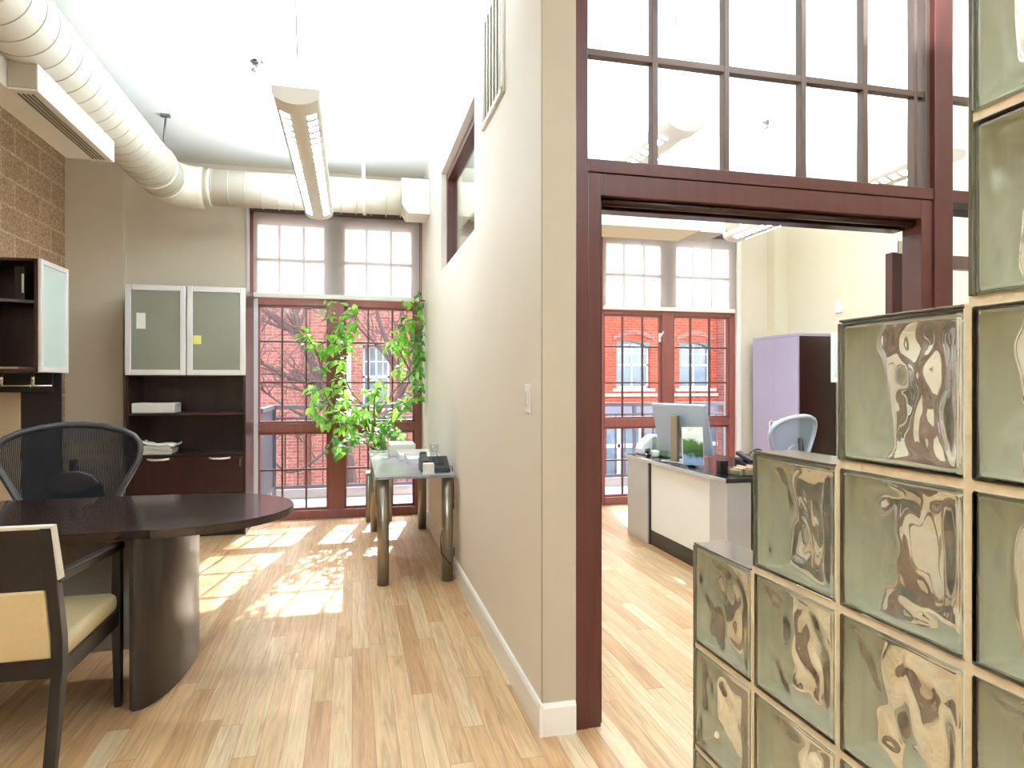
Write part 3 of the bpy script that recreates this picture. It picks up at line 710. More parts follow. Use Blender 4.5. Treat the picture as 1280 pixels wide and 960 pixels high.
# ------------------------------------------------------------------ mesh office chairs
def mesh_chair(label, mesh_m, frame_m, loc, rz, s=1.0, group='mesh back office chairs'):
    T = thing('office_chair', label, 'office chair', (0, 0, 0), group)
    # outline of the back, half width by height
    prof = [(.52, .165), (.60, .185), (.68, .222), (.76, .264), (.84, .305), (.90, .332), (.95, .342), (.99, .336), (1.03, .305), (1.06, .25), (1.085, .15), (1.097, .05)]
    def yb(x, z): return .10 + (z - .5) * .20 - .35 * x * x * 0 - .10 * (x / .34) ** 2 * .6
    right = [Vector((w, yb(w, z), z)) for z, w in prof]; left = [Vector((-p.x, p.y, p.z)) for p in right]
    loop = right + left[::-1]
    b = BM(); tube(b, loop, .021, 12, closed=True, flat=(1.0, .8)); obj('back_frame', b, frame_m, T)
    b = BM(); nx = 22; rows = []
    for z, w in prof: rows.append([b.verts.new((w * (-1 + 2 * i / nx), yb(w * (-1 + 2 * i / nx), z), z)) for i in range(nx + 1)])
    for A, B in zip(rows, rows[1:]):
        for i in range(nx): f = b.faces.new((A[i], A[i + 1], B[i + 1], B[i])); f.smooth = True
    obj('back_mesh', b, mesh_m, T)
    b = BM(); prism(b, [(-.16, .56), (.16, .56), (.16, .66), (.155, .75), (.10, .82), (.03, .845), (-.04, .84), (-.10, .80), (-.155, .72)], 1, .145, .17, .008); obj('lumbar_pad', b, M_black if mesh_m is M_mesh else frame_m, T)
    b = BM(); tube(b, [(0, .20, .90), (0, .22, .70), (0, .20, .48), (0, .10, .40), (0, .0, .38)], [.02, .028, .03, .035, .04], 12); obj('spine', b, M_black, T)
    b = BM(); tube(b, [(-.25, .10, .46), (-.27, -.15, .46), (-.25, -.38, .445), (-.15, -.43, .42), (.15, -.43, .42), (.25, -.38, .445), (.27, -.15, .46), (.25, .10, .46), (.12, .14, .475), (-.12, .14, .475)], .022, 10, closed=True); obj('seat_frame', b, frame_m, T)
    b = BM(); rows = []
    for y, w, z in ((.13, .13, .47), (.09, .24, .455), (-.1, .262, .445), (-.3, .25, .44), (-.38, .235, .435), (-.425, .15, .42)):
        rows.append([b.verts.new((w * (-1 + 2 * i / 12), y, z - .02 * (1 - (-1 + i / 6) ** 2))) for i in range(13)])
    for A, B in zip(rows, rows[1:]):
        for i in range(12): f = b.faces.new((A[i], A[i + 1], B[i + 1], B[i])); f.smooth = True
    obj('seat_mesh', b, mesh_m, T)
    for sg in (-1, 1):
        b = BM(); tube(b, [(sg * .20, .12, .42), (sg * .31, .10, .48), (sg * .33, .04, .60), (sg * .33, -.02, .655)], .018, 10); bx(b, sg * .33 - .045, sg * .33 + .045, -.22, .06, .65, .685, .012, 3); obj('armrest', b, M_black, T)
    b = BM(); lathe(b, [(.055, .34), (.07, .36), (.07, .40), (.05, .42)], 0, -.08, 20); lathe(b, [(.028, .12), (.028, .34)], 0, -.08, 16); obj('gas_column', b, M_black, T)
    b = BM()
    for k in range(5):
        a = R(90 + 72 * k + 8); ca, sa = math.cos(a), math.sin(a)
        tube(b, [(0, -.08, .13), (.15 * ca, -.08 + .15 * sa, .115), (.31 * ca, -.08 + .31 * sa, .078)], [.036, .026, .018], 10)
    obj('star_base', b, M_chairframe, T)
    for k in range(5):
        a = R(90 + 72 * k + 8); x, y = .31 * math.cos(a), -.08 + .31 * math.sin(a)
        b = BM(); tube(b, [(x, y, .078), (x, y, .05)], .008, 8)
        for q in (-.016, .016): tube(b, [(x + q - .007, y, .0285), (x + q + .007, y, .0285)], .028, 16)
        obj('caster', b, M_black, T)
    T.location = loc; T.rotation_euler = (0, 0, rz); T.scale = (s, s, s)
    return T
mesh_chair('black mesh-back office chair behind the dark rounded desk', M_mesh, M_chairframe, (-1.50, 3.97, 0), R(8))

# ------------------------------------------------------------------ tall hutch cabinet by the left window
T = thing('hutch_cabinet', 'tall dark cabinet with two frosted glass doors left of the window', 'cabinet', (-1.385, 6.42, 0))
x0, x1, y0, y1, zt = -1.865, -.91, 6.15, 6.69, 2.175
yb_ = YB - .072
b = BM()
bx(b, x0, x0 + .02, y0, yb_, 0, zt, .002); bx(b, x1 - .02, x1, y0, yb_, 0, zt, .002); bx(b, x0, x1, y0, yb_, zt - .02, zt, .002)
bx(b, x0 + .02, x1 - .02, y0, yb_, 1.40, 1.42, .002); bx(b, x0 + .02, x1 - .02, y0, yb_, .70, .722, .002); bx(b, x0 + .02, x1 - .02, y0 + .03, yb_, 0, .06)
bx(b, x0 + .02, x1 - .02, yb_ - .012, yb_, .06, zt - .02)
obj('carcass', b, M_espv, T)
obj('shelf', bx(BM(), x0 + .02, x1 - .02, y0 + .01, yb_ - .012, 1.058, 1.078, .002), M_espv, T)
for za, zb in ((.385, .698), (.062, .378)):
    d = obj('drawer', bx(BM(), x0 + .022, x1 - .022, y0 - .018, y0 + .02, za, zb, .002), M_espv, T)
    for xc in (-1.61, -1.12):
        b = BM(); pts = [(xc - .085, y0 - .018, zb - .012), (xc - .05, y0 - .040, zb - .016), (xc, y0 - .046, zb - .018), (xc + .05, y0 - .040, zb - .016), (xc + .085, y0 - .018, zb - .012)]
        tube(b, pts, .009, 8, flat=(.6, 1.0)); obj('handle', b, M_alu, d)
    if za > .3:
        b = BM(); tube(b, [(-.955, y0 - .018, zb - .03), (-.955, y0 - .03, zb - .03)], .008, 12); bx(b, -.960, -.950, y0 - .034, y0 - .028, zb - .085, zb - .025, .002); obj('lock', b, M_chrome, d)
for k, (xa, xb) in enumerate(((x0, -1.392), (-1.384, x1))):
    w = .047; b = BM(); za, zb = 1.405, zt; y2, y3 = y0 - .024, y0 - .002
    for u in ((xa, xa + w, za, zb), (xb - w, xb, za, zb), (xa + w, xb - w, za, za + w), (xa + w, xb - w, zb - w, zb)): bx(b, u[0], u[1], y2, y3, u[2], u[3], .006, 3)
    d = obj('door', b, M_alu, T)
    obj('pane', bx(BM(), xa + w - .005, xb - w + .005, y0 - .016, y0 - .011, za + w - .005, zb - w + .005), M_frost, d)
    if k: obj('sticky_note', bx(BM(), xa + .052, xa + .115, y0 - .0185, y0 - .0165, 1.675, 1.75), M_yellow, d)
    else: obj('sticky_note', bx(BM(), xa + .088, xa + .158, y0 - .0185, y0 - .0165, 1.80, 1.935), M_paper, d)

tag(obj('binder_stack', bx(BM(), -1.835, -1.50, 6.20, 6.44, 1.0785, 1.165, .006), M_papers), 'white binder lying on the middle shelf of the tall dark cabinet', 'binder')
T = thing('paper_stack', 'loose pile of white papers on the cabinet counter above the drawers', 'papers', (-1.62, 6.3, .7225))
rnd = random.Random(3); b = BM()
for k in range(9):
    q = .006 * rnd.uniform(-1, 1); bx(b, -1.755 + 2 * q, -1.515 + 2.5 * q, 6.20 + q, 6.40 + q, .7225 + k * .0085, .7225 + k * .0085 + .0078)
obj('sheets', b, M_papers, T)
b = BM(); g = []
for i in range(9):
    g.append([b.verts.new((-1.77 + .29 * i / 8, 6.19 + .2 * q / 6, .80 + .028 * noise.noise(Vector((i * .6, q * .6, 2.2))) + (.03 if i < 3 else 0) * (1 - i / 3))) for q in range(7)])
for i in range(8):
    for q in range(6): b.faces.new((g[i][q], g[i + 1][q], g[i + 1][q + 1], g[i][q + 1]))
o = obj('crumpled_sheet', b, M_paper, T)
md = o.modifiers.new('thickness', 'SOLIDIFY'); md.thickness = .002

# ------------------------------------------------------------------ hutch on the block wall
T = thing('wall_hutch', 'dark hutch on the concrete block wall with one frosted glass door', 'cabinet', (-2.27, 5.2, 0))
xf = -2.055; ya, yb = 5.02, 5.46; za, zb = 1.41, 2.175; xbk = XL + .012
b = BM()
bx(b, xbk, xf, yb - .02, yb, za, zb, .002); bx(b, xbk, xf, ya, yb, zb - .02, zb, .002); bx(b, xbk, xf, ya, yb, za, za + .02, .002); bx(b, xf - .02, xf, ya, ya + .02, za, zb, .002); bx(b, xbk, xbk + .012, ya, yb, za, zb)
obj('carcass', b, M_espv, T)
# open end shelves, swept back towards the door
for z in (1.905, 1.432):
    b = BM(); prism(b, [(xbk + .012, ya - .0), (xbk + .1, ya - .001), (xf - .022, ya + .12), (xf - .022, yb - .021), (xbk + .012, yb - .021)], 2, z - .02, z); obj('shelf', b, M_espv, T)
w = .036; b = BM()
for u in ((ya, ya + w, za, zb), (yb - w, yb, za, zb), (ya + w, yb - w, za, za + w), (ya + w, yb - w, zb - w, zb)): bx(b, xf + .002, xf + .024, u[0], u[1], u[2], u[3], .005, 3)
d = obj('door', b, M_alu, T); obj('pane', bx(BM(), xf + .010, xf + .015, ya + w - .004, yb - w + .004, za + w - .004, zb - w + .004), M_frostb, d)
obj('end_panel', bx(BM(), -2.33, -2.075, yb - .022, yb - .002, 0, za, .002), M_dark, T)
obj('tack_panel', bx(BM(), -2.49, -2.332, yb - .03, yb - .004, 0, za - .14, .003), M_beigepanel, T)
obj('valance', bx(BM(), -2.49, -2.12, yb - .05, yb - .023, za - .14, za - .001, .002), M_dark, T)
b = BM()
for x in (-2.30, -2.115): tube(b, [(x, ya + .08, za), (x, ya + .08, za - .09)], .012, 10); tube(b, [(x, ya + .08, za - .085), (x, ya + .05, za - .10), (x, ya + .03, za - .085)], .006, 8)
tube(b, [(-2.45, ya + .08, za - .092), (-2.0, ya + .08, za - .092)], .005, 8); obj('hook_rail', b, M_chrome, T)
T = thing('ring_binder', 'black ring binder standing on the upper shelf of the wall hutch', 'binder', (-2.21, 5.2, 1.9055))
obj('cover', bx(BM(), -2.225, -2.165, 5.10, 5.38, 1.9055, 2.13, .004), M_black, T)
obj('spine_label', bx(BM(), -2.180, -2.168, 5.097, 5.1005, 1.95, 2.08), M_paper, T)
tag(obj('magazine', bx(BM(), -2.45, -2.20, 5.10, 5.36, 1.4325, 1.447, .002), M_cardred), 'pale magazine lying on the lowest shelf of the wall hutch', 'magazine')

# ------------------------------------------------------------------ side table against the partition
T = thing('side_table', 'narrow grey-topped table on steel legs against the partition wall', 'table', (.42, 5.2, 0))
obj('table_top', bx(BM(), .145, .682, 4.34, 6.10, .703, .725, .004), M_tabletop, T)
for (x, y) in ((.20, 4.40), (.628, 4.40), (.20, 6.03), (.628, 6.03)):
    b = BM(); tube(b, [(x, y, 0), (x, y, .703)], .039, 24); obj('leg', b, M_steel, T)
# things on it
zt = .7255
T = thing('desk_phone', 'black desk telephone on the near end of the side table', 'phone', (.57, 4.5, zt))
b = BM(); prism(b, [(4.44, zt), (4.66, zt), (4.66, zt + .085), (4.60, zt + .095), (4.45, zt + .03)], 0, .46, .655, .006); obj('body', b, M_black, T)
b = BM(); bar(b, (.49, 4.46, zt + .065), (.49, 4.66, zt + .11), .045, .03, .008); bx(b, .465, .515, 4.445, 4.50, zt + .035, zt + .085, .01); bx(b, .465, .515, 4.61, 4.66, zt + .075, zt + .125, .01); obj('handset', b, M_black, T)
b = BM()
for i in range(4):
    for k in range(3): bx(b, .55 + k * .025, .567 + k * .025, 4.49 + i * .027, 4.507 + i * .027, zt + .046 + i * .0118, zt + .062 + i * .0118, .002)
obj('keys', b, M_chairframe, T)
T = thing('note_cube', 'small white note cube in front of the black telephone', 'note block', (.505, 4.39, zt))
obj('sheets', bx(BM(), .465, .535, 4.365, 4.425, zt, zt + .072, .003), M_paper, T)
obj('holder', bx(BM(), .46, .54, 4.36, 4.43, zt, zt + .006, .002), M_alu, T)
tag(obj('paper_ream', bx(BM(), .31, .52, 5.52, 5.82, zt, zt + .10, .004), M_papers), 'thick white stack of paper at the middle of the side table', 'papers')
for k, (x, y, lab) in enumerate(((.40, 4.99, 'clear letter tray with papers behind the black telephone, nearer the telephone'), (.36, 5.26, 'clear letter tray with papers on the side table, just before the white paper stack'))):
    T = thing('letter_tray', lab, 'letter tray', (x + .13, y + .1, zt), 'letter trays on the side table')
    b = BM(); bx(b, x, x + .26, y, y + .22, zt, zt + .006, .002); bx(b, x, x + .006, y, y + .22, zt, zt + .06, .002); bx(b, x + .254, x + .26, y, y + .22, zt, zt + .06, .002); bx(b, x, x + .26, y + .214, y + .22, zt, zt + .06, .002)
    obj('tray', b, M_alu, T); obj('papers', bx(BM(), x + .012, x + .248, y + .005, y + .21, zt + .0065, zt + .035), M_paper, T)
T = thing('drinking_glass', 'tall clear tumbler by the wall behind the black telephone', 'glass', (.60, 4.92, zt))
b = BM(); lathe(b, [(.03, zt), (.034, zt + .15), (.031, zt + .15), (.028, zt + .012), (.001, zt + .011)], .60, 4.92, 24); obj('tumbler', b, M_clear, T)
T = thing('power_cord', 'thin black cord running from the telephone down to the wall outlet', 'cord', (.66, 4.52, .1))
b = BM(); tube(b, [(.661, 4.58, zt + .03), (.687, 4.57, zt + .02), (.693, 4.55, .60), (.690, 4.53, .48), (.62, 4.44, .40), (.575, 4.35, .30), (.58, 4.345, .20), (.64, 4.36, .12), (.672, 4.40, .17), (.685, 4.46, .20)], .004, 8); obj('wire', b, M_black, T)
b = bx(BM(), .655, .690, 4.50, 4.54, .46, .50, .004); obj('plug', b, M_black, T)
T = thing('wall_outlet', 'white outlet plate low on the partition by the side table leg', 'outlet', (XW, 4.52, .42))
obj('plate', bx(BM(), XW - .006, XW, 4.485, 4.555, .42, .535, .002), M_white, T)
b = BM(); bx(b, XW - .009, XW - .005, 4.503, 4.537, .435, .47, .003); bx(b, XW - .009, XW - .005, 4.503, 4.537, .485, .52, .003); obj('sockets', b, M_alu, T)

# ------------------------------------------------------------------ climbing plant on a low stand by the window
T = thing('plant_stand', 'low steel plant stand by the window behind the side table', 'plant stand', (.255, 6.5, 0))
obj('top', bx(BM(), .13, .38, 6.41, 6.62, .455, .475, .003), M_steel, T)
for x in (.155, .355):
    for y in (6.435, 6.595): b = BM(); tube(b, [(x, y, 0), (x, y, .455)], .024, 16); obj('leg', b, M_steel, T)
T = thing('climbing_plant', 'bright green climbing plant trained up both sides of the left window', 'plant', (.255, 6.5, .4755))
b = BM(); lathe(b, [(.065, .4755), (.085, .66), (.092, .67), (.092, .69), (.080, .69), (.078, .672), (.001, .670)], .255, 6.50, 28); obj('pot', b, M_pot, T)
obj('soil', lathe(BM(), [(.05, .66), (.076, .672), (.03, .678), (.001, .678)], .255, 6.5, 20), M_soil, T)
def A(px, py, Y): return at(px, py, Y)
base = Vector((.25, 6.5, .675))
stems = [
 [base, A(462, 540, 6.45), A(458, 520, 6.42), A(452, 505, 6.42), A(440, 490, 6.45), A(430, 470, 6.48), A(425, 445, 6.5), A(424, 415, 6.5), A(432, 395, 6.5), A(438, 385, 6.5)],
 [base + Vector((.01, 0, 0)), A(466, 545, 6.45), A(468, 525, 6.4), A(485, 500, 6.38), A(500, 480, 6.40), A(514, 466, 6.46), A(524, 450, 6.52), A(527, 420, 6.54), A(526, 395, 6.54), A(530, 368, 6.54)],
 [base + Vector((-.01, .01, 0)), A(458, 555, 6.45), A(440, 540, 6.35), A(420, 515, 6.3), A(405, 490, 6.3), A(402, 460, 6.35), A(405, 425, 6.4), A(414, 395, 6.42), A(412, 378, 6.44)],
 [A(402, 460, 6.35), A(395, 440, 6.33), A(385, 422, 6.32), A(376, 412, 6.3)],
 [base, A(470, 550, 6.4), A(488, 535, 6.3), A(504, 512, 6.3), A(518, 498, 6.35), A(526, 496, 6.4)],
 [A(514, 466, 6.46), A(505, 450, 6.42), A(498, 430, 6.42), A(506, 405, 6.45), A(511, 378, 6.48)],
 [A(468, 525, 6.4), A(468, 500, 6.3), A(474, 482, 6.28)],
]
b = BM()
def spline(pts, k=5):
    out = []
    for i in range(len(pts) - 1):
        p0, p1, p2, p3 = pts[max(i - 1, 0)], pts[i], pts[i + 1], pts[min(i + 2, len(pts) - 1)]
        for q in range(k):
            t = q / k; out.append(.5 * ((2 * p1) + (p2 - p0) * t + (2 * p0 - 5 * p1 + 4 * p2 - p3) * t * t + (3 * p1 - p0 - 3 * p2 + p3) * t ** 3))
    return out + [pts[-1]]
for s in stems:
    sp = spline(s); tube(b, sp, [.011 - .007 * i / len(sp) for i in range(len(sp))], 7)
for v in b.verts: v.co.x = min(v.co.x, .684)
obj('stems', b, M_stem, T)
clusters = [(413, 377, 5, 2), (407, 393, 7, 5), (440, 388, 8, 6), (436, 403, 9, 8), (425, 415, 11, 14), (432, 428, 10, 12), (418, 433, 8, 8), (441, 418, 8, 7), (378, 414, 8, 7), (388, 425, 9, 8), (397, 435, 8, 8), (405, 440, 6, 5),
 (424, 453, 6, 6), (427, 470, 6, 6), (430, 488, 7, 7), (436, 503, 8, 9), (403, 460, 7, 5), (391, 487, 8, 6), (393, 508, 9, 9), (398, 524, 10, 10), (411, 488, 8, 6), (420, 505, 9, 7), (422, 522, 9, 9), (432, 530, 9, 9), (445, 520, 9, 10), (456, 514, 9, 8),
 (420, 552, 8, 6), (430, 557, 9, 7), (448, 545, 10, 9), (462, 548, 10, 9), (476, 533, 11, 11), (486, 528, 10, 9), (489, 542, 9, 7), (476, 553, 10, 8), (465, 490, 9, 7), (474, 484, 9, 7), (468, 503, 8, 6), (498, 515, 9, 7), (506, 504, 8, 6), (515, 497, 8, 6), (525, 496, 7, 4),
 (511, 376, 7, 5), (526, 382, 8, 7), (529, 397, 7, 5), (511, 402, 9, 8), (505, 416, 9, 9), (497, 432, 9, 9), (506, 440, 9, 9), (500, 462, 8, 6), (528, 422, 8, 9), (519, 436, 9, 9), (528, 446, 9, 10), (522, 462, 9, 9), (526, 478, 8, 9), (530, 370, 4, 2), (508, 428, 9, 8), (414, 560, 6, 3), (500, 545, 7, 4)]
rnd = random.Random(11)
def leaf(b, p, d, up, L, W):
    d = d.normalized(); s = d.cross(up)
    if s.length < .05: s = d.cross(Vector((1, 0, 0)))
    s.normalize(); n = s.cross(d).normalized()
    prof = [(0, .0), (.18, .6), (.42, 1.0), (.7, .72), (1.0, 0.0)]
    mid = [b.verts.new(p + d * (L * t) - n * (L * .22 * t * t)) for t, w in prof]
    for sg in (-1, 1):
        edge = [b.verts.new(p + d * (L * t) + s * (sg * W * w) + n * (W * .28 * w) - n * (L * .22 * t * t)) for t, w in prof[1:4]]
        b.faces.new([mid[0], edge[0], mid[1]][::sg]); b.faces.new([mid[1], edge[0], edge[1], mid[2]][::sg]); b.faces.new([mid[2], edge[1], edge[2], mid[3]][::sg]); b.faces.new([mid[3], edge[2], mid[4]][::sg])
b1, b2 = BM(), BM()
for (px, py, rr, nn) in clusters:
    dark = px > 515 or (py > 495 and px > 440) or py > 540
    for k in range(int(nn * 2.4)):
        Y = 6.36 + rnd.uniform(-.14, .14)
        p = A(px + rnd.gauss(0, rr * .55), py + rnd.gauss(0, rr * .55), Y)
        if p.x > .64: p.x = .64
        if p.y > 6.55: p.y = 6.55
        d = Vector((rnd.uniform(-1, 1), rnd.uniform(-1, .4), rnd.uniform(-1.1, .35)))
        L = rnd.uniform(.055, .11)
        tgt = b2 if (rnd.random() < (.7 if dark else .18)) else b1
        leaf(tgt, p, d, Vector((rnd.uniform(-.4, .4), rnd.uniform(-.8, .1), 1)), L, L * rnd.uniform(.22, .34))
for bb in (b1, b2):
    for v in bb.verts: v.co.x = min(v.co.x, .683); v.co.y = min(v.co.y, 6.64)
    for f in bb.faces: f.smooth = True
obj('foliage', b1, M_leaf, T); obj('darker_foliage', b2, M_leaf2, T)  # darker green leaves, denser low down and at the right

# ------------------------------------------------------------------ right room: desk
T = thing('reception_desk', 'white-fronted desk with silver ends and black top in the right room', 'desk', (2.7, 4.6, 0))
x0, ya, yb, zt = 2.39, 3.80, 5.42, .71
b = BM(); bx(b, x0 - .02, x0 + .75, ya, yb, zt - .03, zt, .004); bx(b, x0 + .75, x0 + 1.5, ya, ya + .65, zt - .03, zt, .004); obj('desk_top', b, M_deskblack, T)
obj('front_panel', bx(BM(), x0 + .02, x0 + .04, ya + .24, 4.985, .12, zt - .03, .002), M_deskwhite, T)
obj('kick_board', bx(BM(), x0 + .015, x0 + .05, ya + .24, 4.99, 0, .12, .002), M_deskblack, T)
obj('end_panel', bx(BM(), x0, x0 + .04, 5.0, yb - .01, 0, zt - .03, .003), M_silver, T)
obj('post', bx(BM(), x0 + .012, x0 + .05, 4.975, 5.0, .0, zt - .03, .002), M_deskblack, T)  # black strip standing in for the shadow gap beside the end panel
obj('end_panel', bx(BM(), x0, x0 + .18, ya + .02, ya + .235, 0, zt - .03, .003), M_silver, T)
obj('side_panel', bx(BM(), x0 + .18, x0 + 1.45, ya + .04, ya + .075, 0, zt - .03, .002), M_deskblack, T)
obj('edge_strip', bx(BM(), x0 - .0245, x0 - .0195, ya, yb, zt - .028, zt - .002, .001), M_silver, T)
zt += .0005
# monitor seen from behind, on a column stand
T = thing('monitor', 'silver monitor seen from behind on the right room desk', 'monitor', (2.63, 4.72, zt))
mloc = Vector((2.585, 4.72, zt)); Rz = Matrix.Rotation(R(18), 4, 'Z') @ Matrix.Rotation(R(-13), 4, 'Y')
def place(b, M4):
    bmesh.ops.transform(b, matrix=M4, verts=b.verts); return b
MM = Matrix.Translation(mloc) @ Rz
b = bx(BM(), -.0, .034, -.28, .28, .07, .47, .008); obj('shell', place(b, MM), M_monitor, T)
b = bx(BM(), .0345, .037, -.265, .265, .085, .455, .001); obj('screen', place(b, MM), M_deskblack, T)
b = bx(BM(), -.135, -.105, -.035, .035, .012, .37, .004); bx(b, -.11, -.02, -.03, .03, .20, .26, .004); obj('stand_column', place(b, Matrix.Translation(mloc) @ Matrix.Rotation(R(18), 4, 'Z')), M_steel, T)
b = bx(BM(), -.16, .06, -.12, .12, .0, .012, .004); obj('stand_foot', place(b, Matrix.Translation(mloc) @ Matrix.Rotation(R(18), 4, 'Z')), M_silver, T)
T = thing('photo_frame', 'upright acrylic frame with a green landscape picture before the monitor', 'picture frame', (2.475, 4.40, zt))
FM = Matrix.Translation((2.475, 4.40, zt + .014)) @ Matrix.Rotation(R(-14), 4, 'Z') @ Matrix.Rotation(R(-8), 4, 'X')
obj('print', place(bx(BM(), -.075, .075, 0, .004, .004, .275), FM), M_photo, T)
b = bx(BM(), -.08, .08, .004, .012, 0, .285, .002); prism(b, [(.012, 0), (.10, 0), (.012, .16)], 0, -.03, .03); obj('backing', place(b, FM), M_alu, T)
T = thing('desk_telephone', 'black office telephone with headset on the near corner of the right desk', 'phone', (2.85, 4.1, zt))
b = BM(); prism(b, [(4.0, zt), (4.22, zt), (4.22, zt + .09), (4.02, zt + .035)], 0, 2.70, 2.92, .006); obj('body', b, M_black, T)
b = BM(); bar(b, (2.73, 4.02, zt + .075), (2.73, 4.22, zt + .12), .045, .03, .008); obj('handset', b, M_black, T)
b = BM(); tube(b, [(2.83 + .075 * math.cos(t), 4.14, zt + .075 + .075 * math.sin(t)) for t in [R(20 + 140 * i / 10) for i in range(11)]], .008, 8); lathe(b, [(.03, zt + .07), (.03, zt + .12)], 2.75, 4.14, 16); obj('headset', b, M_chairframe, T)
T = thing('pen_holder', 'small black pen holder next to the acrylic picture frame', 'pen holder', (2.52, 4.07, zt))
obj('cup', bx(BM(), 2.485, 2.545, 4.05, 4.11, zt, zt + .085, .003), M_black, T)
T = thing('desk_organizer', 'clear desk organizer full of cards at the near desk corner', 'organizer', (2.62, 3.93, zt))
b = BM(); bx(b, 2.50, 2.74, 3.86, 3.99, zt, zt + .006); bx(b, 2.50, 2.506, 3.86, 3.99, zt, zt + .055); bx(b, 2.734, 2.74, 3.86, 3.99, zt, zt + .055); bx(b, 2.50, 2.74, 3.86, 3.866, zt, zt + .055); bx(b, 2.50, 2.74, 3.984, 3.99, zt, zt + .055)
obj('tray', b, M_cleargreen, T)
b = BM()
for k in range(9): bx(b, 2.512 + k * .025, 2.528 + k * .025, 3.872, 3.978, zt + .0065, zt + .04 + .012 * (k % 3), .001)
obj('cards', b, M_cardred, T)
T = thing('black_tray', 'flat black paper tray behind the card organizer', 'letter tray', (2.9, 3.95, zt))
b = BM(); bx(b, 2.78, 3.1, 3.86, 3.98, zt, zt + .008, .002); bx(b, 2.78, 3.1, 3.86, 3.866, zt, zt + .05, .002); bx(b, 2.78, 2.786, 3.86, 3.98, zt, zt + .05, .002); obj('tray', b, M_black, T)
T = thing('file_box', 'clear greenish file box on the far end of the right desk', 'file box', (2.70, 5.1, zt))
b = BM(); bx(b, 2.55, 2.85, 4.98, 5.24, zt, zt + .006); bx(b, 2.55, 2.556, 4.98, 5.24, zt, zt + .15); bx(b, 2.844, 2.85, 4.98, 5.24, zt, zt + .15); bx(b, 2.55, 2.85, 4.98, 4.986, zt, zt + .15); bx(b, 2.55, 2.85, 5.234, 5.24, zt, zt + .15); bx(b, 2.54, 2.86, 4.97, 5.25, zt + .15, zt + .16, .003)
obj('box', b, M_cleargreen, T)
b = BM()
for k in range(6): bx(b, 2.575 + k * .045, 2.58 + k * .045, 4.995, 5.225, zt + .0065, zt + .12)
obj('folders', b, M_paper, T)
T = thing('stapler', 'small black and white stapler at the far left desk corner', 'stapler', (2.47, 5.24, zt))
b = BM(); bar(b, (2.44, 5.09, zt + .012), (2.49, 5.23, zt + .012), .035, .022, .004); bar(b, (2.44, 5.09, zt + .062), (2.49, 5.23, zt + .035), .032, .03, .006); obj('body', b, M_black, T)
b = bx(BM(), 2.475, 2.53, 5.06, 5.115, zt, zt + .055, .012, 3); obj('knob', b, M_paper, T)
T = thing('scanner', 'rounded white desktop machine on the desk before the right window', 'scanner', (2.58, 5.34, zt))
b = BM(); prism(b, [(2.46, zt), (2.74, zt), (2.74, zt + .10), (2.66, zt + .165), (2.58, zt + .17), (2.49, zt + .11), (2.46, zt + .05)], 1, 5.27, 5.40, .008); obj('body', b, M_palelilac, T)

mesh_chair('pale blue mesh-back office chair before the tall cabinet in the right room', M_meshblue, M_blueframe, (3.69, 5.05, 0), R(180 + 20), .96)

# ------------------------------------------------------------------ right room: tall cabinet and hutch
T = thing('storage_cabinet', 'tall two-door dark cabinet with painted lilac-grey sheen by the right wall', 'cabinet', (4.66, 6.17, 0))
x0, x1, ya, yb, zt = 4.43, XR - .018, 5.78, 6.555, 1.85
obj('carcass', bx(BM(), x0 + .02, x1, ya, yb, 0, zt, .003), M_espv, T)
ym = (ya + yb) / 2
for k, (p, q) in enumerate(((ya + .002, ym - .002), (ym + .002, yb - .002))):
    d = obj('door', bx(BM(), x0, x0 + .019, p, q, .06, zt - .028, .002), M_lilacsheen, T)
    yy = ym - .035 if k == 0 else ym + .035
    b = BM(); tube(b, [(x0, yy, .83), (x0 - .03, yy, .84), (x0 - .03, yy, .92), (x0, yy, .93)], .006, 8); obj('handle', b, M_alu, d)
obj('top', bx(BM(), x0 - .003, x1, ya - .004, yb, zt - .026, zt + .002, .002), M_lilacsheen, T)
T = thing('wall_cupboard', 'dark wall cupboard with a white-framed glass door beside the tall cabinet', 'cabinet', (4.72, 5.12, 0))
x0, ya, yb, za, zb = 4.55, 4.80, 5.43, 1.345, 1.83
obj('carcass', bx(BM(), x0 + .002, XR - .001, ya, yb, za, zb, .003), M_espv, T)
w = .045; b = BM()
for u in ((ya, ya + w, za, zb), (yb - w, yb, za, zb), (ya + w, yb - w, za, za + w), (ya + w, yb - w, zb - w, zb)): bx(b, x0 - .022, x0, u[0], u[1], u[2], u[3], .005, 3)
d = obj('door', b, M_alu, T); obj('pane', bx(BM(), x0 - .014, x0 - .009, ya + w - .004, yb - w + .004, za + w - .004, zb - w + .004), M_frostb, d)
obj('support_panel', bx(BM(), 4.60, XR - .001, 5.38, 5.41, 0, za, .003), M_dark, T)
T = thing('wall_sensor', 'small white sensor box high on the right room wall', 'sensor', (XR - .01, 5.74, 2.06))
obj('case', bx(BM(), XR - .03, XR, 5.70, 5.78, 2.065, 2.185, .006, 3), M_white, T)
obj('lens', bx(BM(), XR - .034, XR - .029, 5.715, 5.765, 2.09, 2.13, .002), M_alu, T)

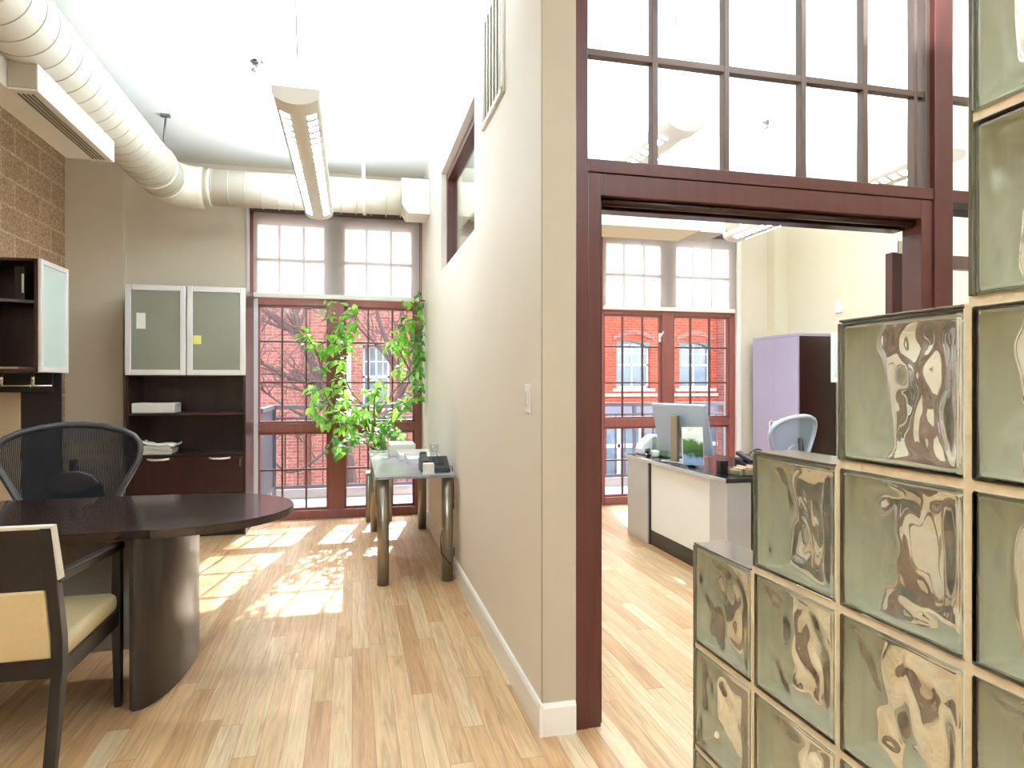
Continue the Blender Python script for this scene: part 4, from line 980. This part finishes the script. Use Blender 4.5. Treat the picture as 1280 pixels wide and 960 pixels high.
# ------------------------------------------------------------------ outside: balcony, tree, brick building, street
b = BM(); bx(b, -1.9, 5.2, YB + .26, 8.25, -.14, -.03, .005); bx(b, -1.9, 5.2, 8.10, 8.25, -.03, .085, .01)
tag(obj('balcony_slab', b, M_conc), 'pale concrete balcony floor with a kerb outside the windows', 'balcony')
def railing(x0, x1, label, side):
    T = thing('balcony_railing', label, 'railing', ((x0 + x1) / 2, 8.05, -.03), 'balcony railings')
    y = 8.04
    b = BM(); bx(b, x0, x1, y - .03, y + .03, 1.035, 1.085, .006); bx(b, x0, x1, y - .02, y + .02, .915, .945, .004); obj('top_rail', b, M_rail, T)
    obj('bottom_rail', bx(BM(), x0, x1, y - .02, y + .02, .10, .14, .004), M_rail, T)
    for x in (x0 + .02, (x0 + x1) / 2, x1 - .02): obj('post', bx(BM(), x - .022, x + .022, y - .022, y + .022, -.03, 1.04, .003), M_rail, T)
    n = int((x1 - x0) / .135); b = BM()
    for k in range(1, n):
        x = x0 + (x1 - x0) * k / n; bx(b, x - .008, x + .008, y - .008, y + .008, .14, .92, .002)
    obj('balusters', b, M_baluster, T)
    if side:
        b = BM(); bx(b, x0 - .03, x0 + .03, YB + .27, y, 1.035, 1.085, .006); bx(b, x0 - .02, x0 + .02, YB + .27, y, .10, .14, .004)
        for k in range(14):
            yy = YB + .32 + k * .075; bx(b, x0 - .006, x0 + .006, yy, yy + .06, .12, 1.03, .003)
        obj('side_screen', b, M_rail, T)
railing(-.90, 1.5, 'grey balcony railing with brown balusters outside the left window', True)
railing(2.3, 5.0, 'grey balcony railing outside the right window', True)

def tree(label, root_px, trunk, seed):
    T = thing('bare_tree', label, 'tree', tuple(trunk[0]), None)
    rnd = random.Random(seed); b = BM(); tw = BM()
    def grow(p, d, r, L, lev):
        n = 5; pts = [p]; q = p.copy(); dd = d.copy()
        for i in range(n):
            dd = (dd + Vector((rnd.uniform(-.28, .28), rnd.uniform(-.2, .2), rnd.uniform(-.18, .24)))).normalized(); q = q + dd * (L / n); pts.append(q.copy())
        tube(b if lev < 2 else tw, pts, [max(.0055, r * (1 - .55 * i / n)) for i in range(n + 1)], 7 if lev < 2 else 4, caps=lev < 2)
        if lev >= 4: return
        for k in range(3 if lev < 3 else 2):
            i = rnd.randint(2, n); nd = (dd + Vector((rnd.uniform(-1, 1), rnd.uniform(-.5, .5), rnd.uniform(-.7, .8)))).normalized()
            grow(pts[i], nd, r * .5, L * .62, lev + 1)
    for s in trunk[1]:
        sp = spline([Vector(v) for v in s[0]], 6); n = len(sp)
        tube(b, sp, [s[1] * (1 - .7 * i / n) for i in range(n)], 10)
        for k in range(s[2]):
            i = rnd.randint(int(n * .3), n - 1); nd = (sp[i] - sp[max(i - 2, 0)]).normalized() + Vector((rnd.uniform(-1, 1), rnd.uniform(-.4, .4), rnd.uniform(-.4, .7)))
            grow(sp[i], nd.normalized(), max(.008, s[1] * .32), rnd.uniform(.5, 1.1), 1)
    obj('trunk', b, M_bark, T); obj('twigs', tw, M_bark, T)
TY = 10.6
base = Vector((at(440, 480, TY).x, TY, -3.4))
limbs = [
 ([base, A(440, 620, TY), A(425, 540, TY), A(405, 490, TY), A(390, 452, TY), A(372, 420, TY), A(345, 398, TY), A(322, 378, TY), A(300, 340, TY)], .105, 9),
 ([A(372, 420, TY), A(370, 395, TY), A(364, 370, TY + .1), A(362, 320, TY + .2)], .055, 5),
 ([A(395, 478, TY), A(365, 472, TY - .2), A(340, 460, TY - .3), A(310, 445, TY - .4)], .055, 6),
 ([A(430, 560, TY), A(470, 530, TY + .3), A(500, 490, TY + .4), A(488, 440, TY + .4), A(474, 400, TY + .4), A(466, 350, TY + .5)], .075, 8),
 ([A(492, 455, TY + .4), A(470, 430, TY + .3), A(448, 408, TY + .2), A(440, 380, TY)], .035, 5),
 ([A(425, 540, TY), A(400, 570, TY - .3), A(360, 590, TY - .4), A(330, 560, TY - .5)], .035, 7),
 ([A(425, 540, TY), A(380, 520, TY - .1), A(345, 500, TY - .1), A(318, 480, TY - .2)], .03, 6),
]
tree('leafless tree with dark branches behind the balcony of the left window', None, (base, limbs), 5)

BD = thing('brick_building', 'red brick building with arched windows across the street', 'building', (3.5, 16.2, -3.5))
YFc = 16.0
cols = [(5.45, M_wing), (7.24, M_wing), (9.06, M_wing)]
holes = []; wins = []
for xc, mm in cols:
    for za, zb in ((1.22, 2.46), (4.15, 5.5)): holes.append((xc - .48, xc + .48, za, zb)); wins.append((xc, .48, za, zb, mm, True))
b = wall(BM(), 0, 2.4, 9.72, YFc, YFc + .5, .80, 6.5, holes); bx(b, 2.4, 9.72, YFc, YFc + .5, -3.5, -1.4)
obj('brick_wall', b, M_brick, BD)
hl = []
for xc in (.57,): 
    for za, zb in ((.75, 2.25), (4.1, 5.5)): hl.append((xc - .32, xc + .32, za, zb)); wins.append((xc, .32, za, zb, M_winw, False))
b = wall(BM(), 0, -7, 2.39, YFc - .1, YFc + .4, -3.5, 6.5, hl); obj('rose_brick_wall', b, M_brick2, BD)
obj('brick_pier', wall(BM(), 0, 9.721, 14, YFc - .35, YFc + .4, -3.5, 6.5), M_brick2, BD)
for xc, hw, za, zb, mm, arch in wins:
    yo = YFc + .12
    b = BM(); fw = .055
    for u in ((xc - hw, xc - hw + fw, za, zb), (xc + hw - fw, xc + hw, za, zb), (xc - hw, xc + hw, za, za + fw), (xc - hw, xc + hw, zb - fw, zb), (xc - .02, xc + .02, za, zb), (xc - hw, xc + hw, (za + zb) / 2 - .03, (za + zb) / 2 + .03)): bx(b, u[0], u[1], yo, yo + .07, u[2], u[3], .004)
    for q in (-.5, .5): bx(b, xc + q * hw - .012, xc + q * hw + .012, yo + .02, yo + .05, (za + zb) / 2, zb)
    bx(b, xc - hw, xc + hw, yo + .02, yo + .05, za + (zb - za) * .74, za + (zb - za) * .76)
    wo = obj('window', b, mm if mm is M_winw else M_winw, BD)
    obj('pane', bx(BM(), xc - hw + .02, xc + hw - .02, yo + .03, yo + .04, za, zb), M_extglass, wo)
    obj('sill', bx(BM(), xc - hw - .12, xc + hw + .12, YFc - (.06 if arch else .16), YFc + .2, za - .09, za, .008), M_stone, wo)
    if arch:
        pts = [(xc + hw * 1.0 * math.sin(a), zb - .16 + .14 * math.cos(a) / 1.0) for a in [R(-90 + 180 * i / 16) for i in range(17)]]
        low = [(xc - hw, zb - .16), (xc - hw, zb + .001), (xc + hw, zb + .001), (xc + hw, zb - .16)]
        b = BM(); arcp = [(xc - hw + 2 * hw * i / 14, zb - .17 + .15 * math.sin(PI * i / 14)) for i in range(15)]
        prism(b, arcp + [(xc + hw, zb + .001), (xc - hw, zb + .001)], 1, YFc + .02, YFc + .18); obj('arch_infill', b, mm, wo)
        b = BM(); o1 = [(xc - hw - .1 + 2 * (hw + .1) * i / 14, zb + .02 + .17 * math.sin(PI * i / 14)) for i in range(15)]; o2 = [(p[0], p[1] + .12) for p in o1[::-1]]
        prism(b, o1 + o2, 1, YFc - .03, YFc + .02); obj('brick_arch', b, M_brick2, wo)
obj('string_course', bx(BM(), 2.4, 9.72, YFc - .05, YFc + .01, 1.0, 1.08, .005), M_stone, BD)
obj('beam', bx(BM(), 2.4, 9.72, YFc - .06, YFc + .3, .48, .80, .005), M_beam, BD)
b = BM()
for k in range(12): bx(b, 2.45 + k * .62, 2.53 + k * .62, YFc, YFc + .12, -1.4, .48, .004)
bx(b, 2.4, 9.72, YFc, YFc + .12, -.35, -.25); bx(b, 2.4, 9.72, YFc, YFc + .12, -1.4, -1.2)
sf = obj('storefront', b, M_winw, BD); obj('pane', bx(BM(), 2.42, 9.7, YFc + .05, YFc + .06, -1.4, .48), M_extglass, sf)
obj('cornice', prism(BM(), [(YFc - .35, 6.85), (YFc + .3, 6.85), (YFc + .3, 6.5), (YFc - .12, 6.5), (YFc - .2, 6.65)], 0, -7, 14), M_stone, BD)
b = BM(); tube(b, [(-1.02, YFc - .16, -3.4), (-1.02, YFc - .16, 6.5)], .07, 12); obj('rain_pipe', b, M_redw, BD)
b = BM(); bx(b, -.12, -.02, YFc - .16, YFc - .08, -3.4, 2.4, .01); obj('white_pipe', b, M_winw, BD)
b = BM(); bx(b, -30, 40, YB + .5, 60, -3.7, -3.5); o = struct('ground', b, M_asphalt); 

# ------------------------------------------------------------------ light
w = bpy.data.worlds.new('sky'); bpy.context.scene.world = w; w.use_nodes = True
nt = w.node_tree; nt.nodes.clear()
sk = nt.nodes.new('ShaderNodeTexSky'); sk.sky_type = 'NISHITA'; sk.sun_disc = False; sk.sun_elevation = R(38); sk.sun_rotation = R(13); sk.air_density = 1.0; sk.dust_density = 2.0
hs = nt.nodes.new('ShaderNodeHueSaturation'); hs.inputs['Saturation'].default_value = 0.45
bg = nt.nodes.new('ShaderNodeBackground'); bg.inputs['Strength'].default_value = 0.9
wo = nt.nodes.new('ShaderNodeOutputWorld')
nt.links.new(sk.outputs[0], hs.inputs['Color']); nt.links.new(hs.outputs[0], bg.inputs['Color']); nt.links.new(bg.outputs[0], wo.inputs['Surface'])
sd = bpy.data.lights.new('sun', 'SUN'); sd.energy = 8.0; sd.angle = R(.6); sd.color = (1, .95, .86)
so = bpy.data.objects.new('sun', sd); C.objects.link(so); so.location = (5, 20, 15)
so.rotation_euler = Vector((-.62, -3.0, -2.2)).to_track_quat('-Z', 'Y').to_euler()

# ------------------------------------------------------------------ camera
cd = bpy.data.cameras.new('camera'); cd.sensor_width = 36; cd.lens = F / 1280 * 36; cd.clip_start = .02; cd.clip_end = 200
co = bpy.data.objects.new('camera', cd); C.objects.link(co); co.location = (0, 0, H); co.rotation_euler = (R(90), 0, -TH)
sc = bpy.context.scene; sc.camera = co
sc.view_settings.view_transform = 'Standard'; sc.view_settings.look = 'None'; sc.view_settings.gamma = 1; sc.view_settings.use_curve_mapping = False
sc.view_settings.exposure = 0.95
cy = sc.cycles
cy.use_denoising = True; cy.max_bounces = 16; cy.transmission_bounces = 16; cy.transparent_max_bounces = 24; cy.diffuse_bounces = 5; cy.glossy_bounces = 6
cy.caustics_refractive = True; cy.caustics_reflective = False; cy.sample_clamp_indirect = 6
